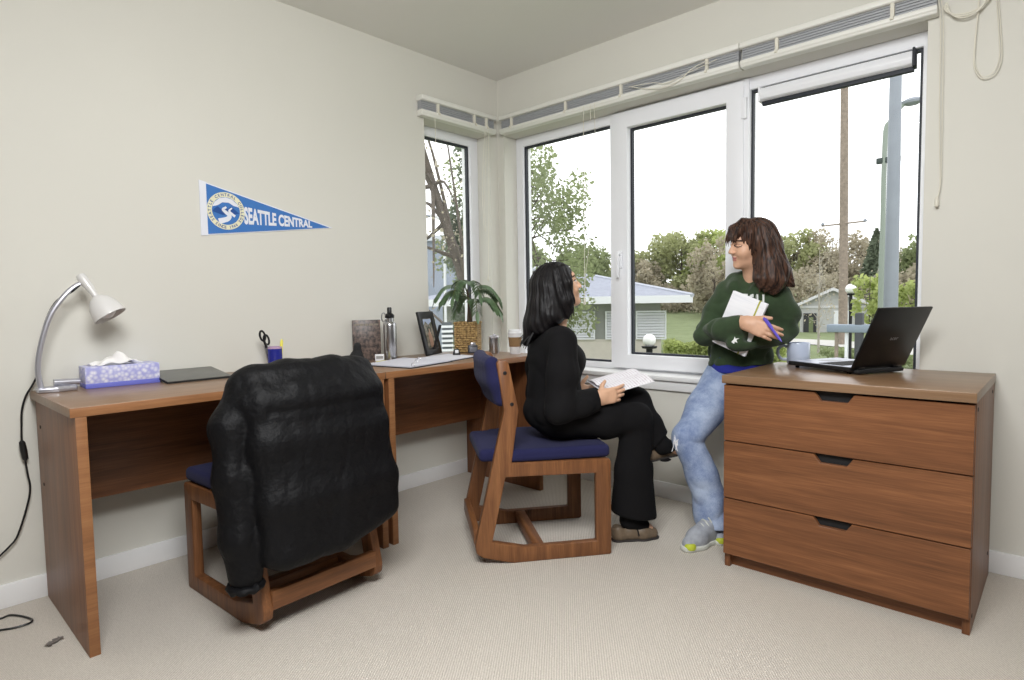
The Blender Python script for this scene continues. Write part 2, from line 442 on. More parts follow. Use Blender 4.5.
# --- left wall
w1 = bpy.data.objects.new('window_1', None); COL.objects.link(w1); struct(w1)
w1.matrix_world = basis((0, 1, 0), (-1, 0, 0), (0, 0, 1))      # local x runs along world y, local y goes outwards (-x)
ring(LW[0], LW[1], ZB, ZT, .055, .065, .05, .055, DP, .19).build('window_frame', M['upvc'], w1)
ring(LW[0] + .055, LW[1] - .062, ZB + .047, ZT - .052, .014, .014, .014, .014, .128, .15, 0).build('gasket', M['gasket'], w1)
slab(LW[0] + .057, LW[1] - .064, ZB + .049, ZT - .054, .138, .144).build('pane', M['glass'], w1)
# --- stool and apron
sl = MB(); sl.box((RW[0] - .03, -.035, ZB - .024), (RW[1] + .03, DP + .01, ZB), .005); struct(sl.build('trim_1', M['trim']))
sl = MB(); sl.box((RW[0] - .02, -.018, ZB - .075), (RW[1] + .02, 0, ZB - .024), .004); struct(sl.build('trim_2', M['trim']))
sl = MB(); sl.box((-DP - .01, LW[0] + .002, ZB - .02), (.004, LW[1] - .002, ZB + .004), .004); struct(sl.build('trim_3', M['trim']))
# slim cassette across the top of the right-hand light
rb = thing('shade_cassette', 'slim rounded white shade cassette across the top of the large right window pane', 'blind', (0, 0, 0))
c = MB(); c.prism([(DP + .045, 1.923), (DP - .002, 1.923), (DP - .02, 1.93), (DP - .026, 1.95), (DP - .02, 1.978), (DP + .045, 1.986)], .592, basis((0, 1, 0), (0, 0, 1), (1, 0, 0), (1.592, -.012, 0)), .003)
c.build('cassette', M['upvc'], rb)
c = MB(); c.box((1.596, DP - .012, 1.905), (2.186, DP + .01, 1.9235), .002); c.build('bottom_bar', M['gasket'], rb)
for x in (1.586, 2.184):
    c = MB(); c.box((x, DP - .036, 1.918), (x + .009, DP + .02, 1.99), .003); c.build('end_cap', M['gasket'] if x > 2 else M['upvc'], rb)

# ================================================================== raised blinds on their rails
def blind(name, label, Mx, L0, L1, brackets, cords, extra=None, zs=0.0):
    """local x along the wall, local y outwards into the room"""
    t = thing(name, label, 'blind', (0, 0, 0), 0, 'raised window blinds'); t.matrix_world = Mx
    hr = MB(); hr.prism([(.002, 2.157), (.05, 2.157), (.056, 2.152), (.056, 2.133), (.05, 2.129), (.002, 2.129)], L1 - L0, basis((0, 1, 0), (0, 0, 1), (1, 0, 0), (L0, 0, 0)), .002); hr.build('headrail', M['blind'], t)
    st = MB()
    for k in range(9): st.box((L0 + .006, .006, 2.082 + k * .0053), (L1 - .006, .038 - .003 * (k % 2), 2.0856 + k * .0053))
    st.build('slat_stack', M['slat'], t, smooth=False)
    br = MB(); br.prism([(.004, 2.080), (.046, 2.080), (.053, 2.076), (.053, 2.062), (.048, 2.057), (.048, 2.053), (.044, 2.048), (.004, 2.048)], L1 - L0 - .004, basis((0, 1, 0), (0, 0, 1), (1, 0, 0), (L0 + .002, 0, 0)), .002); br.build('bottom_rail', M['blind'], t)
    for x in brackets:
        k = MB(); k.box((x - .007, .03, 2.076), (x + .007, .050, 2.132), .002); k.box((x - .006, .05, 2.066), (x + .006, .061, 2.08), .002); k.build('clip', M['cord'], t)
    for pts, rr, tas in cords:
        c = MB(); c.tube(smooth_path(pts, 5), rr, 6); co = c.build('cord', M['cord'], t)
        if tas:
            p = pts[-1]; a = MB(); a.lathe([(.0025, .018), (.0055, .012), (.007, -.006), (.0065, -.016), (.003, -.02)], 12, T(p[0], p[1], p[2])); a.build('tassel', M['cord'], co)
    return t
MxL = basis((0, 1, 0), (1, 0, 0), (0, 0, 1)); MxR = basis((1, 0, 0), (0, -1, 0), (0, 0, 1))
blind('raised_blind', 'raised white blind on a short rail over the narrow left-wall window', MxL, -.64, -.062, (-.52, -.24, -.14),
      [([(-.55, .05, 2.05), (-.549, .05, 1.95), (-.55, .05, 1.80)], .0016, True), ([(-.132, .05, 2.06), (-.134, .05, 1.8), (-.15, .05, 1.3), (-.156, .05, 1.17)], .0016, True),
       ([(-.155, .055, 2.06), (-.158, .055, 1.95), (-.175, .05, 1.62), (-.168, .05, 1.45)], .0013, False), ([(-.165, .055, 2.06), (-.19, .05, 1.75), (-.186, .05, 1.5), (-.168, .05, 1.45)], .0013, False)])
wavy = [(1.0, .052, 2.10), (1.08, .06, 2.07), (1.17, .063, 2.052), (1.26, .06, 2.06), (1.33, .06, 2.10), (1.40, .055, 2.118)]
wavy2 = [(.98, .05, 2.105), (1.12, .062, 2.088), (1.2, .064, 2.066), (1.30, .06, 2.085), (1.45, .058, 2.11)]
blind('raised_blind', 'raised white blind with tangled cords over the two left panes of the window wall', MxR, .064, 1.548, (.16, .57, .93, 1.395),
      [([(.70, .055, 2.07), (.70, .055, 1.6), (.697, .055, 1.02)], .0016, True), ([(.745, .055, 2.07), (.747, .055, 1.985)], .0014, False), ([(.772, .055, 2.07), (.772, .055, 1.6), (.71, .055, 1.2), (.697, .055, 1.03)], .0012, False),
       (wavy, .0022, False), (wavy2, .0018, False)])
coil = []
for k in range(3):
    for j in range(13):
        a = PI * j / 12 if k % 2 == 0 else PI * (12 - j) / 12
        coil.append((2.365 - (.07 - .006 * k) * math.cos(a), .022 + .004 * k, 2.078 - (.05 + .008 * k) * math.sin(a)))
loop = [(2.392, .016, 2.13), (2.395, .014, 2.05), (2.388, .014, 1.92), (2.388, .014, 1.84), (2.405, .014, 1.796), (2.428, .014, 1.786), (2.453, .014, 1.80), (2.466, .014, 1.85), (2.46, .014, 1.95), (2.452, .014, 2.05), (2.45, .016, 2.13)]
loop2 = [(p[0] + (.003 if p[0] < 2.42 else -.006), p[1] + .004, p[2] + .006) for p in loop]
blind('raised_blind', 'raised white blind over the large right pane with looped cords on the wall beside it', MxR, 1.552, 2.281, (1.71, 2.137),
      [([(2.276, .05, 2.12), (2.287, .03, 2.03), (2.29, .022, 1.7), (2.297, .02, 1.45), (2.289, .02, 1.37)], .0017, True), ([(2.283, .05, 2.12), (2.295, .028, 2.03), (2.299, .02, 1.7), (2.30, .02, 1.45), (2.291, .02, 1.385)], .0014, False),
       (coil, .0025, False), (loop, .0017, False), (loop2, .0015, False)])
# ================================================================== desks
DZ = .74; DD = .59
def desk(label, y0, y1, loc_y):
    t = thing('desk', label, 'desk', (0, loc_y, 0), 0, 'desks along the left wall')
    a, b = y0 - loc_y, y1 - loc_y
    tp = MB(); tp.mat(0).box((.004, a, DZ - .028), (DD - .003, b, DZ), .0015); tp.mat(1).box((DD - .003, a, DZ - .028), (DD, b, DZ - .0008), .0008)
    tp.build('desktop', [M['topY'], M['edge']], t)
    for (p, q) in ((a + .012, a + .040), (b - .034, b - .006)):
        s = MB(); s.mat(0).box((.016, p, 0), (DD - .004, q, DZ - .028), .0012); s.mat(1).box((DD - .004, p, 0), (DD - .001, q, DZ - .0285), .0008)
        s.build('side_panel', [M['woodZ'], M['edge']], t)
    m = MB(); m.box((.13, a + .040, .35), (.148, b - .034, DZ - .028), .001); m.build('modesty_panel', M['woodY'], t)
    for z in (.62, .42):
        k = MB(); k.lathe([(.006, 0), (.006, .0015)], 12, basis((1, 0, 0), (0, 0, 1), (0, -1, 0), (.08, a + .0122, z))); k.build('screw_cap', M['blackmatte'], t)
    return t
desk('long brown desk with the lamp and tissue box on it, jacket-covered chair in front', -2.39, -1.3125, -1.85)
desk('brown desk nearer the corner, carrying the potted plant and papers', -1.3075, -.297, -.80)

# ================================================================== chest of drawers
dx0, dx1, dy0, dH = 1.722, 2.4765, -.5956, .7364
dr = thing('dresser', 'brown three-drawer chest with trapezoid finger pulls standing under the window', 'dresser', ((dx0 + dx1) / 2, -.31, 0))
def dl(x, y, z): return (x - (dx0 + dx1) / 2, y + .31, z)
b = MB(); b.mat(0).box(dl(dx0 - .002, dy0 - .012, dH - .030), dl(dx1 + .003, -.022, dH), .002); b.build('top_panel', [M['topX']], dr)
for x in (dx0, dx1 - .02):
    b = MB(); b.box(dl(x, dy0 + .018, 0), dl(x + .02, -.024, dH - .030), .0012); b.build('side_panel', M['woodZ'], dr)
b = MB(); b.box(dl(dx0 + .02, dy0 + .045, 0.0), dl(dx1 - .02, dy0 + .063, .052)); b.build('plinth', M['woodX'], dr)
b = MB(); b.box(dl(dx0 + .02, -.04, .05), dl(dx1 - .02, -.03, dH - .03)); b.build('back_panel', M['woodX'], dr)
zz = [.701, .4885, .2705, .053]
for i in range(3):
    zt, zb = zz[i] - .002, zz[i + 1] + .002
    xa, xb, cx = dx0 + .002, dx1 - .002, 2.100
    pts = [(xa, zb), (xb, zb), (xb, zt), (cx + .060, zt), (cx + .041, zt - .028), (cx - .041, zt - .028), (cx - .060, zt), (xa, zt)]
    b = MB(); b.prism([(p[0] - (dx0 + dx1) / 2, p[1]) for p in pts], .018, basis((1, 0, 0), (0, 0, 1), (0, -1, 0), (0, dy0 + .018 + .31, 0)), .0012, 1)
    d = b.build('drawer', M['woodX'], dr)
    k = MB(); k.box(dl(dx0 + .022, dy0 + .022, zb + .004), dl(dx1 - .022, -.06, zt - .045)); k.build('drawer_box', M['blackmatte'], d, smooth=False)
    k = MB(); k.box(dl(cx - .075, dy0 + .0185, zt - .04), dl(cx + .075, dy0 + .021, zt + .001)); k.build('pull_shadow', M['blackmatte'], d, smooth=False)  # black sheet behind the cutout stands in for its shade
for (y, z) in ((-.545, .68), (-.545, .05), (-.10, .68), (-.10, .10)):
    b = MB(); b.lathe([(.0065, 0), (.0065, .0012)], 12, basis((0, 1, 0), (0, 0, 1), (1, 0, 0), dl(dx1 + .0002, y, z))); b.build('connector_hole', M['blackmatte'], dr)

# ================================================================== chairs (local: x forward, y to the sitter's left, front edge at x = 0)
CW = .456; FT = .034
def chair(label):
    t = thing('side_chair', label, 'chair', (0, 0, 0), 0, 'two-position wooden chairs')
    outer = [(0, .006), (0, .382), (-.008, .392), (-.403, .397), (-.372, .603), (-.407, .782), (-.415, .797), (-.444, .800), (-.456, .788), (-.429, .604), (-.552, .078), (-.546, .048), (-.52, .030), (-.404, 0), (-.006, 0)]
    inner_hole = [(-.062, .060), (-.062, .336), (-.428, .343), (-.484, .090), (-.354, .060)]
    for s in (1, -1):
        y = s * CW / 2 if s < 0 else s * CW / 2 - FT
        b = MB()
        # ring split into convex-ish pieces sharing the outline
        bm = bmesh.new()
        o = [bm.verts.new((p[0], p[1], 0)) for p in outer]; ii = [bm.verts.new((p[0], p[1], 0)) for p in inner_hole]
        F = [(o[14], ii[0], o[0]), (o[0], ii[0], ii[1], o[1]), (o[1], ii[1], o[2]), (o[2], ii[1], ii[2], o[3]), (o[3], ii[2], o[9]), (o[3], o[9], o[4]), (o[4], o[9], o[8], o[7], o[6], o[5]),
             (ii[2], ii[3], o[10], o[9]), (ii[3], o[11], o[10]), (ii[3], o[12], o[11]), (ii[3], ii[4], o[13], o[12]), (ii[4], ii[0], o[14], o[13])]
        fs = [bm.faces.new(q) for q in F]
        bmesh.ops.recalc_face_normals(bm, faces=fs)
        r = bmesh.ops.extrude_face_region(bm, geom=fs); up = [g for g in r['geom'] if isinstance(g, bmesh.types.BMVert)]
        bmesh.ops.translate(bm, vec=(0, 0, FT), verts=up); bmesh.ops.recalc_face_normals(bm, faces=bm.faces[:])
        bmesh.ops.bevel(bm, geom=[e for e in bm.edges if len(e.link_faces) == 2 and e.calc_face_angle(0) > .35], offset=.005, segments=2, profile=.5, affect='EDGES')
        b.bm(bm, basis((1, 0, 0), (0, 0, 1), (0, 1, 0), (0, y, 0)))
        fr = b.build('side_frame', M['oakZ'], t)
        for (px, pz) in ((-.424, .75), (-.399, .628)):
            yy = s * CW / 2; bo = MB()
            bo.lathe([(.0075, 0), (.0075, .002), (.004, .0028)], 14, basis((1, 0, 0), (0, 0, s), (0, s, 0), (px, yy - s * .0005, pz))); bo.build('bolt', M['black'], fr)
    h = CW / 2 - FT
    b = MB(); b.box((-.318, -h - .004, .018), (-.272, h + .004, .058), .004); b.build('stretcher', M['oakY'], t)
    for xr in (-.40, -.055):
        b = MB(); b.box((xr, -h - .004, .345), (xr + .026, h + .004, .392), .004); b.build('seat_rail', M['oakY'], t)
    b = MB(); b.box((-.553, -h - .004, .075), (-.527, h + .004, .135), .004, M=None); b.build('back_rail', M['oakY'], t)
    # seat pad: rounded slab, dished a little, thicker at the front
    fld = Field((-.56, -.26, .36), (.05, .26, .50), .006)
    fld.rbox((-.222, 0, .421), (.222, CW / 2 - .004, .026), rad=.018, k=0)
    fld.rbox((-.44, 0, .421), (.085, CW / 2 - FT - .006, .026), rad=.018, k=.01)
    fld.warp(lambda x, y, z: (z > .42) * .008 * np.exp(-((x + .22) ** 2 / .02 + y ** 2 / .02)))
    V, F = fld.surface(); mesh_np('seat_cushion', relax(V, F, 2), F, M['navy'], t)
    # back pad, bowed, tilted, behind the posts' front edges
    fld = Field((-.62, -.27, .52), (-.33, .27, .90), .006)
    n = 9
    for i in range(n):
        a = -1 + 2 * i / (n - 1); y = a * (h - .012)
        bow = -.014 * (1 - a * a)
        fld.chain([(-.436 + bow, y, .640), (-.452 + bow, y, .715), (-.468 + bow, y, .782)], [.026, .034, .030], k=.03)
    V, F = fld.surface(); mesh_np('backrest', relax(V, F, 3), F, M['navy'], t)
    return t
ch_front = chair('wooden chair with navy pads on which the woman in black sits')
A = Vector((1.3389, -.7732, 0)); A2 = Vector((.9983, -.5173, 0))
ang2 = math.radians(52.9)
d2 = Vector((math.cos(ang2), math.sin(ang2), 0)); l2 = Vector((-d2.y, d2.x, 0))
ch_front.location = A + l2 * (CW / 2); ch_front.rotation_euler = (0, 0, ang2)
ch_back = copy_tree(ch_front); ch_back['label'] = 'wooden chair pushed to the long desk with a black jacket hung over its back'
# ================================================================== people
M['skin_a'] = plain('skin_light_olive', srgb(214, 170, 140), .5, var=.04, vscale=60)
M['skin_b'] = plain('skin_fair', srgb(208, 164, 136), .5, var=.04, vscale=60)
M['lip'] = plain('lips', srgb(180, 112, 102), .4)
M['eye'] = plain('eye_white', srgb(225, 222, 215), .25)
M['lid'] = plain('eyelid_fold', srgb(150, 104, 84), .6)
M['lash'] = plain('lash_and_brow', srgb(48, 34, 30), .7)
M['blackcloth'] = plain('black_suiting', srgb(13, 12, 14), .9, bump=.2, bscale=900, spec=.25)
M['nylon'] = plain('black_nylon', srgb(7, 7, 10), .58, bump=.6, bscale=48, spec=.22, bdist=.007)
M['hoodie'] = plain('green_fleece', srgb(56, 72, 50), .95, bump=.35, bscale=700, var=.10, vscale=40, sheen=.12, spec=.2)
M['rib'] = plain('green_ribbing', srgb(50, 66, 46), .95, bump=.4, bscale=500)
M['bluetee'] = plain('blue_jersey', srgb(40, 48, 150), .9)
def denim():
    m, nt, b = new_mat('washed_denim'); L = nt.links
    tc = nt.nodes.new('ShaderNodeTexCoord')
    n = nt.nodes.new('ShaderNodeTexNoise'); n.inputs['Scale'].default_value = 9; n.inputs['Detail'].default_value = 6; n.inputs['Roughness'].default_value = .65; L.new(tc.outputs['Object'], n.inputs['Vector'])
    n2 = nt.nodes.new('ShaderNodeTexNoise'); n2.inputs['Scale'].default_value = 420; n2.inputs['Detail'].default_value = 2; L.new(tc.outputs['Object'], n2.inputs['Vector'])
    a = nt.nodes.new('ShaderNodeMath'); a.operation = 'MULTIPLY_ADD'; a.inputs[1].default_value = .75; L.new(n.outputs['Fac'], a.inputs[0])
    a2 = nt.nodes.new('ShaderNodeMath'); a2.operation = 'MULTIPLY'; a2.inputs[1].default_value = .25; L.new(n2.outputs['Fac'], a2.inputs[0]); L.new(a2.outputs[0], a.inputs[2])
    cr = nt.nodes.new('ShaderNodeValToRGB'); e = cr.color_ramp.elements
    e[0].position = .36; e[0].color = srgb(108, 126, 166); e[1].position = .62; e[1].color = srgb(178, 192, 216)
    L.new(a.outputs[0], cr.inputs[0]); L.new(cr.outputs[0], b.inputs['Base Color']); b.inputs['Roughness'].default_value = .9; b.inputs['Specular IOR Level'].default_value = .2
    bp = nt.nodes.new('ShaderNodeBump'); bp.inputs['Strength'].default_value = .4; bp.inputs['Distance'].default_value = .002; L.new(n2.outputs['Fac'], bp.inputs['Height']); L.new(bp.outputs[0], b.inputs['Normal'])
    return m
M['denim'] = denim()
def hair_mat(name, dark, light, vec):
    m, nt, b = new_mat(name); L = nt.links
    tc = nt.nodes.new('ShaderNodeTexCoord'); mp = nt.nodes.new('ShaderNodeMapping'); mp.inputs['Scale'].default_value = vec; L.new(tc.outputs['Object'], mp.inputs['Vector'])
    n = nt.nodes.new('ShaderNodeTexNoise'); n.inputs['Scale'].default_value = 1; n.inputs['Detail'].default_value = 4; L.new(mp.outputs[0], n.inputs['Vector'])
    cr = nt.nodes.new('ShaderNodeValToRGB'); e = cr.color_ramp.elements
    e[0].position = .38; e[0].color = dark; e[1].position = .68; e[1].color = light
    L.new(n.outputs['Fac'], cr.inputs[0]); L.new(cr.outputs[0], b.inputs['Base Color']); b.inputs['Roughness'].default_value = .5; b.inputs['Specular IOR Level'].default_value = .28
    bp = nt.nodes.new('ShaderNodeBump'); bp.inputs['Strength'].default_value = .6; bp.inputs['Distance'].default_value = .003; L.new(n.outputs['Fac'], bp.inputs['Height']); L.new(bp.outputs[0], b.inputs['Normal'])
    return m
M['hair_a'] = hair_mat('straight_black_hair', srgb(8, 7, 9), srgb(24, 20, 22), (190, 190, 14))
M['hair_b'] = hair_mat('wavy_brown_hair', srgb(30, 20, 17), srgb(92, 64, 50), (150, 150, 22))
M['loafer'] = plain('taupe_leather', srgb(112, 96, 78), .5, var=.15, vscale=60)
M['shoe_grey'] = plain('grey_mesh_shoe', srgb(160, 164, 172), .7, bump=.4, bscale=500, var=.12, vscale=50)
M['shoe_sole'] = plain('pale_sole', srgb(206, 208, 200), .6)
M['lime'] = plain('lime_trim', srgb(190, 200, 60), .5)
M['darksole'] = plain('dark_sole', srgb(50, 46, 44), .7)

def wob(f, seed, n=6):
    """smooth pseudo-noise: a few random plane waves; f = frequency or per-axis frequencies"""
    rg_ = np.random.default_rng(seed); f = np.array(f, float) * np.ones(3)
    D = rg_.normal(size=(n, 3)); D /= np.linalg.norm(D, axis=1)[:, None]; D *= f * rg_.uniform(.6, 1.5, (n, 1)); ph = rg_.uniform(0, 6.28, n)
    def g(x, y, z):
        s = 0
        for i in range(n): s = s + np.sin(D[i, 0] * x + D[i, 1] * y + D[i, 2] * z + ph[i] + .8 * np.sin(D[i - 1, 0] * x + D[i - 1, 1] * y + D[i - 1, 2] * z))
        return s / n
    return g
def ridge(g): return lambda x, y, z: 1 - 2 * np.abs(g(x, y, z)) ** .7

class Head:
    """head frame: x towards the face, y to the person's left, z to the crown"""
    def __init__(s, o, fwd, up, sc=1.0):
        s.o = np.array(o, float); f_ = np.array(fwd, float); f_ /= np.linalg.norm(f_); u = np.array(up, float); u -= f_ * (u @ f_); u /= np.linalg.norm(u)
        s.A = np.stack([f_, np.cross(u, f_), u], 1); s.sc = sc; s.down = False
    def w(s, p): return s.o + s.A @ (np.array(p, float) * s.sc)
    def ell(s, F, c, r, k=.01, op='add', tilt=None):
        A = s.A if tilt is None else s.A @ np.array(Euler(tilt).to_matrix())
        F.ell(s.w(c), np.array(r) * s.sc, A, k * s.sc, op)
    def cap(s, F, a, b, ra, rb=None, k=.01, op='add'): F.cap(s.w(a), s.w(b), ra * s.sc, (ra if rb is None else rb) * s.sc, k * s.sc, op)
    def local(s, P): return (np.asarray(P) - s.o) @ s.A / s.sc
    def build(s, F):
        e = lambda *a, **k: s.ell(F, *a, **k)
        e((-.014, 0, .035), (.092, .073, .078), .0)
        e((.026, 0, -.015), (.060, .060, .075), .03)
        e((.028, 0, -.070), (.050, .047, .040), .025)
        e((.064, 0, -.094), (.020, .021, .017), .02)
        e((.052, .036, -.030), (.030, .026, .026), .02); e((.052, -.036, -.030), (.030, .026, .026), .02)
        e((.074, 0, .032), (.014, .045, .016), .02)
        for q in (1, -1):
            e((.096, q * .032, .004), (.016, .017, .009), .012, 'sub'); e((.073, q * .031, .003), (.0125, .0150, .0110), .002)
            e((-.008, q * .074, -.006), (.020, .008, .031), .008); e((-.004, q * .081, -.004), (.010, .004, .018), .004, 'sub')
        s.cap(F, (.084, 0, .014), (.1005, 0, -.026), .0065, .0100, .014); e((.097, .011, -.030), (.010, .008, .007), .008); e((.097, -.011, -.030), (.010, .008, .007), .008)
        e((.0775, 0, -.0555), (.0085, .026, .0060), .006); e((.0765, 0, -.0670), (.0085, .022, .0065), .006); e((.090, 0, -.0612), (.008, .025, .0013), .003, 'sub')
    def neck(s, F, base, r=.05): F.cap(s.w((-.018, 0, -.07)), base, r * s.sc, r * 1.08 * s.sc, .03)
    def paint(s, C):
        """material index per face centre: 0 skin 1 lips 2 eye 3 lash/brow"""
        q = s.local(C); x, y, z = q[:, 0], np.abs(q[:, 1]), q[:, 2]; mi = np.zeros(len(q), np.int32)
        f = (x > .045) & (x < .13) & (y < .07)
        sm = 6.0 * y ** 2
        mi[f & (x > .055) & (((z - sm + .0565) / .0058) ** 2 + (y / .025) ** 2 < 1)] = 1
        mi[f & (x > .055) & (((z - sm + .0668) / .0062) ** 2 + (y / .021) ** 2 < 1)] = 1
        ev = ((z - .003) / .0068) ** 2 + ((y - .031) / .0150) ** 2
        mi[f & (ev < 1)] = 2; mi[f & (ev < 1) & (((y - .031) ** 2 + (z - .003) ** 2) < .0060 ** 2)] = 3
        mi[f & (ev >= .72) & (ev < 1.9) & (z > .0055)] = 3
        if s.down: mi[f & (ev < 1.25)] = 0; mi[f & (ev < 1.5) & (np.abs(z + .001 - .10 * np.abs(y - .031)) < .0026)] = 3; mi[f & (ev < 2.0) & (np.abs(z - .010) < .0014)] = 4
        br = (z - (.0245 + .004 * np.cos((y - .036) / .02 * 1.6))) ; mi[f & (np.abs(br) < .0035) & (y > .014) & (y < .053)] = 3
        return mi

def hand(F, wrist, f_, n_, side, curls, sc=1.0, thumb=(.6, .7, .35, .5), spread=.06, k=.006):
    """f_ along the fingers, n_ where the palm faces, side = +1/-1 picks the thumb side (f x n * side)"""
    f_ = np.array(f_, float); f_ /= np.linalg.norm(f_); n_ = np.array(n_, float); n_ -= f_ * (n_ @ f_); n_ /= np.linalg.norm(n_)
    t_ = np.cross(f_, n_) * side; w = np.array(wrist, float); tips = []
    base = []
    for i, (o, L) in enumerate(((.027, .083), (.009, .087), (-.009, .083), (-.026, .075))):
        b = w + sc * (f_ * L + t_ * o); base.append(b)
        F.cap(w + sc * t_ * o * .7, b, .0155 * sc, .0115 * sc, .014 * sc, flat=(n_, 1.15))
    F.cap(w - f_ * .03 * sc, w + f_ * .02 * sc, .023 * sc, .024 * sc, .015 * sc, flat=(n_, 1.3))
    F.ell(w + sc * (f_ * .035 + t_ * .024 + n_ * .008), np.array((.03, .016, .017)) * sc, np.stack([f_, t_, n_], 1), .012 * sc)
    for i, L in enumerate((.068, .076, .070, .054)):
        c = curls[i]; d = f_ * math.cos(c[0]) + n_ * math.sin(c[0]) + t_ * spread * (1.5 - i); p = base[i]; a = c[0]; rad = [.0090, .0085, .0078, .0068]
        for j, q in enumerate((.46, .30, .26)):
            if j: a += c[j]
            d = f_ * math.cos(a) + n_ * math.sin(a) + t_ * spread * (1.5 - i); d /= np.linalg.norm(d)
            q2 = p + d * L * q * sc; F.cap(p, q2, rad[j] * sc * (.9 if i == 3 else 1), rad[j + 1] * sc * (.9 if i == 3 else 1), k * .6 * sc); p = q2
        tips.append(p)
    p = w + sc * (f_ * .022 + t_ * .030 + n_ * .006)
    d = f_ * thumb[0] + t_ * thumb[1] + n_ * thumb[2]; d /= np.linalg.norm(d); q = p + d * .040 * sc; F.cap(p, q, .0125 * sc, .0105 * sc, .008 * sc)
    d2_ = d + f_ * thumb[3] * .8; d2_ /= np.linalg.norm(d2_); q2 = q + d2_ * .030 * sc; F.cap(q, q2, .0105 * sc, .0080 * sc, .004 * sc)
    tips.append(q2); return tips

def skin_mesh(F, heads, mats, par, it=2):
    V, Q = F.surface(); V = relax(V, Q, it, .4); C = V[Q].mean(1); mi = np.zeros(len(Q), np.int32)
    for h in heads: mi = np.maximum(mi, h.paint(C))
    return mesh_np('body', V, Q, mats, par, mi=mi)
def cloth(F, name, mat, par, it=2, w=.5):
    V, Q = F.surface(); return mesh_np(name, relax(V, Q, it, w), Q, mat, par)

def shoe(par, name, mat, heel, toe_dir, up, L=.235, sneaker=False, label=None):
    """shoe lying in its own frame: x heel to toe, z up"""
    x = Vector(toe_dir).normalized(); z = Vector(up); z = (z - x * z.dot(x)).normalized(); y = z.cross(x)
    Mx = basis(x, y, z, heel); s = L / .235
    F = Field((-.02, -.07, -.02), (.27, .07, .14), .0035)
    F.chain([(.030, 0, .036), (.085, .0, .034), (.150, 0, .030), (.198, 0, .024)], [.030, .029, .035, .026], k=.02, flat=((0, 0, 1), .92))
    F.cap((.035, 0, .03), (.03, 0, .075 if sneaker else .056), .030, .026, .02)
    if sneaker: F.chain([(.045, 0, .08), (.10, 0, .062), (.16, 0, .042)], [.028, .027, .028], k=.02)
    F.ell((.042, 0, .112 if sneaker else .088), (.042, .022, .050 if sneaker else .042), None, .006, 'sub')
    if not sneaker: F.ell((.082, 0, .082), (.040, .020, .030), None, .006, 'sub')
    F.cut((0, 0, 0.006), (0, 0, -1), 0)
    V, Q = F.surface(); V = relax(V, Q, 2) * s
    def tf(V): return np.asarray(V) @ np.array(Mx.to_3x3()).T + np.array(heel)
    o = mesh_np(name, tf(V), Q, mat, par)
    G = Field((-.02, -.07, -.02), (.27, .07, .06), .0035)
    G.chain([(.030, 0, .012), (.085, .0, .012), (.150, 0, .012), (.200, 0, .012)], [.033, .030, .038, .031], k=.02); G.cut((0, 0, .020 if sneaker else .010), (0, 0, 1), .004); G.cut((0, 0, 0), (0, 0, -1), .003)
    V, Q = G.surface(); mesh_np('sole', tf(relax(V, Q, 1) * s), Q, M['shoe_sole'] if sneaker else M['darksole'], o)
    if sneaker:
        for i in range(5):
            xx = .088 + .017 * i; zz = .106 - .0110 * i
            b = MB(); b.tube(smooth_path([(xx - .004, -.024, zz - .018), (xx, -.012, zz - .003), (xx + .004, .0, zz), (xx + .008, .012, zz - .003), (xx + .006, .024, zz - .018)], 3), .0028, 6, M=Mx @ Matrix.Scale(s, 4)); b.build('lace', M['shoe_sole'], o)
        G = Field((.15, -.06, 0), (.26, .06, .06), .003); G.cap((.185, -.012, .016), (.205, .010, .016), .019, .0225, 0, flat=((0, 0, 1), .9)); G.cut((0, 0, .033), (0, 0, 1), .003); G.cut((0, 0, .008), (0, 0, -1), .003)
        V, Q = G.surface(); mesh_np('toe_guard', tf(relax(V, Q, 1) * s), Q, M['lime'], o)
    else:
        b = MB(); b.tube(smooth_path([(.120, -.036, .028), (.117, -.024, .056), (.116, 0, .0655), (.117, .024, .056), (.120, .036, .028)], 5), .0075, 8, flat=.35, M=Mx @ Matrix.Scale(s, 4)); b.build('strap', M['black'], o)
        b = MB(); b.tube(smooth_path([(.132, -.030, .040), (.165, -.026, .052), (.195, 0, .050), (.165, .026, .052), (.132, .030, .040)], 5), .0025, 6, M=Mx @ Matrix.Scale(s, 4)); b.build('seam', M['darksole'], o)
    if label: o['label'] = label
    return o

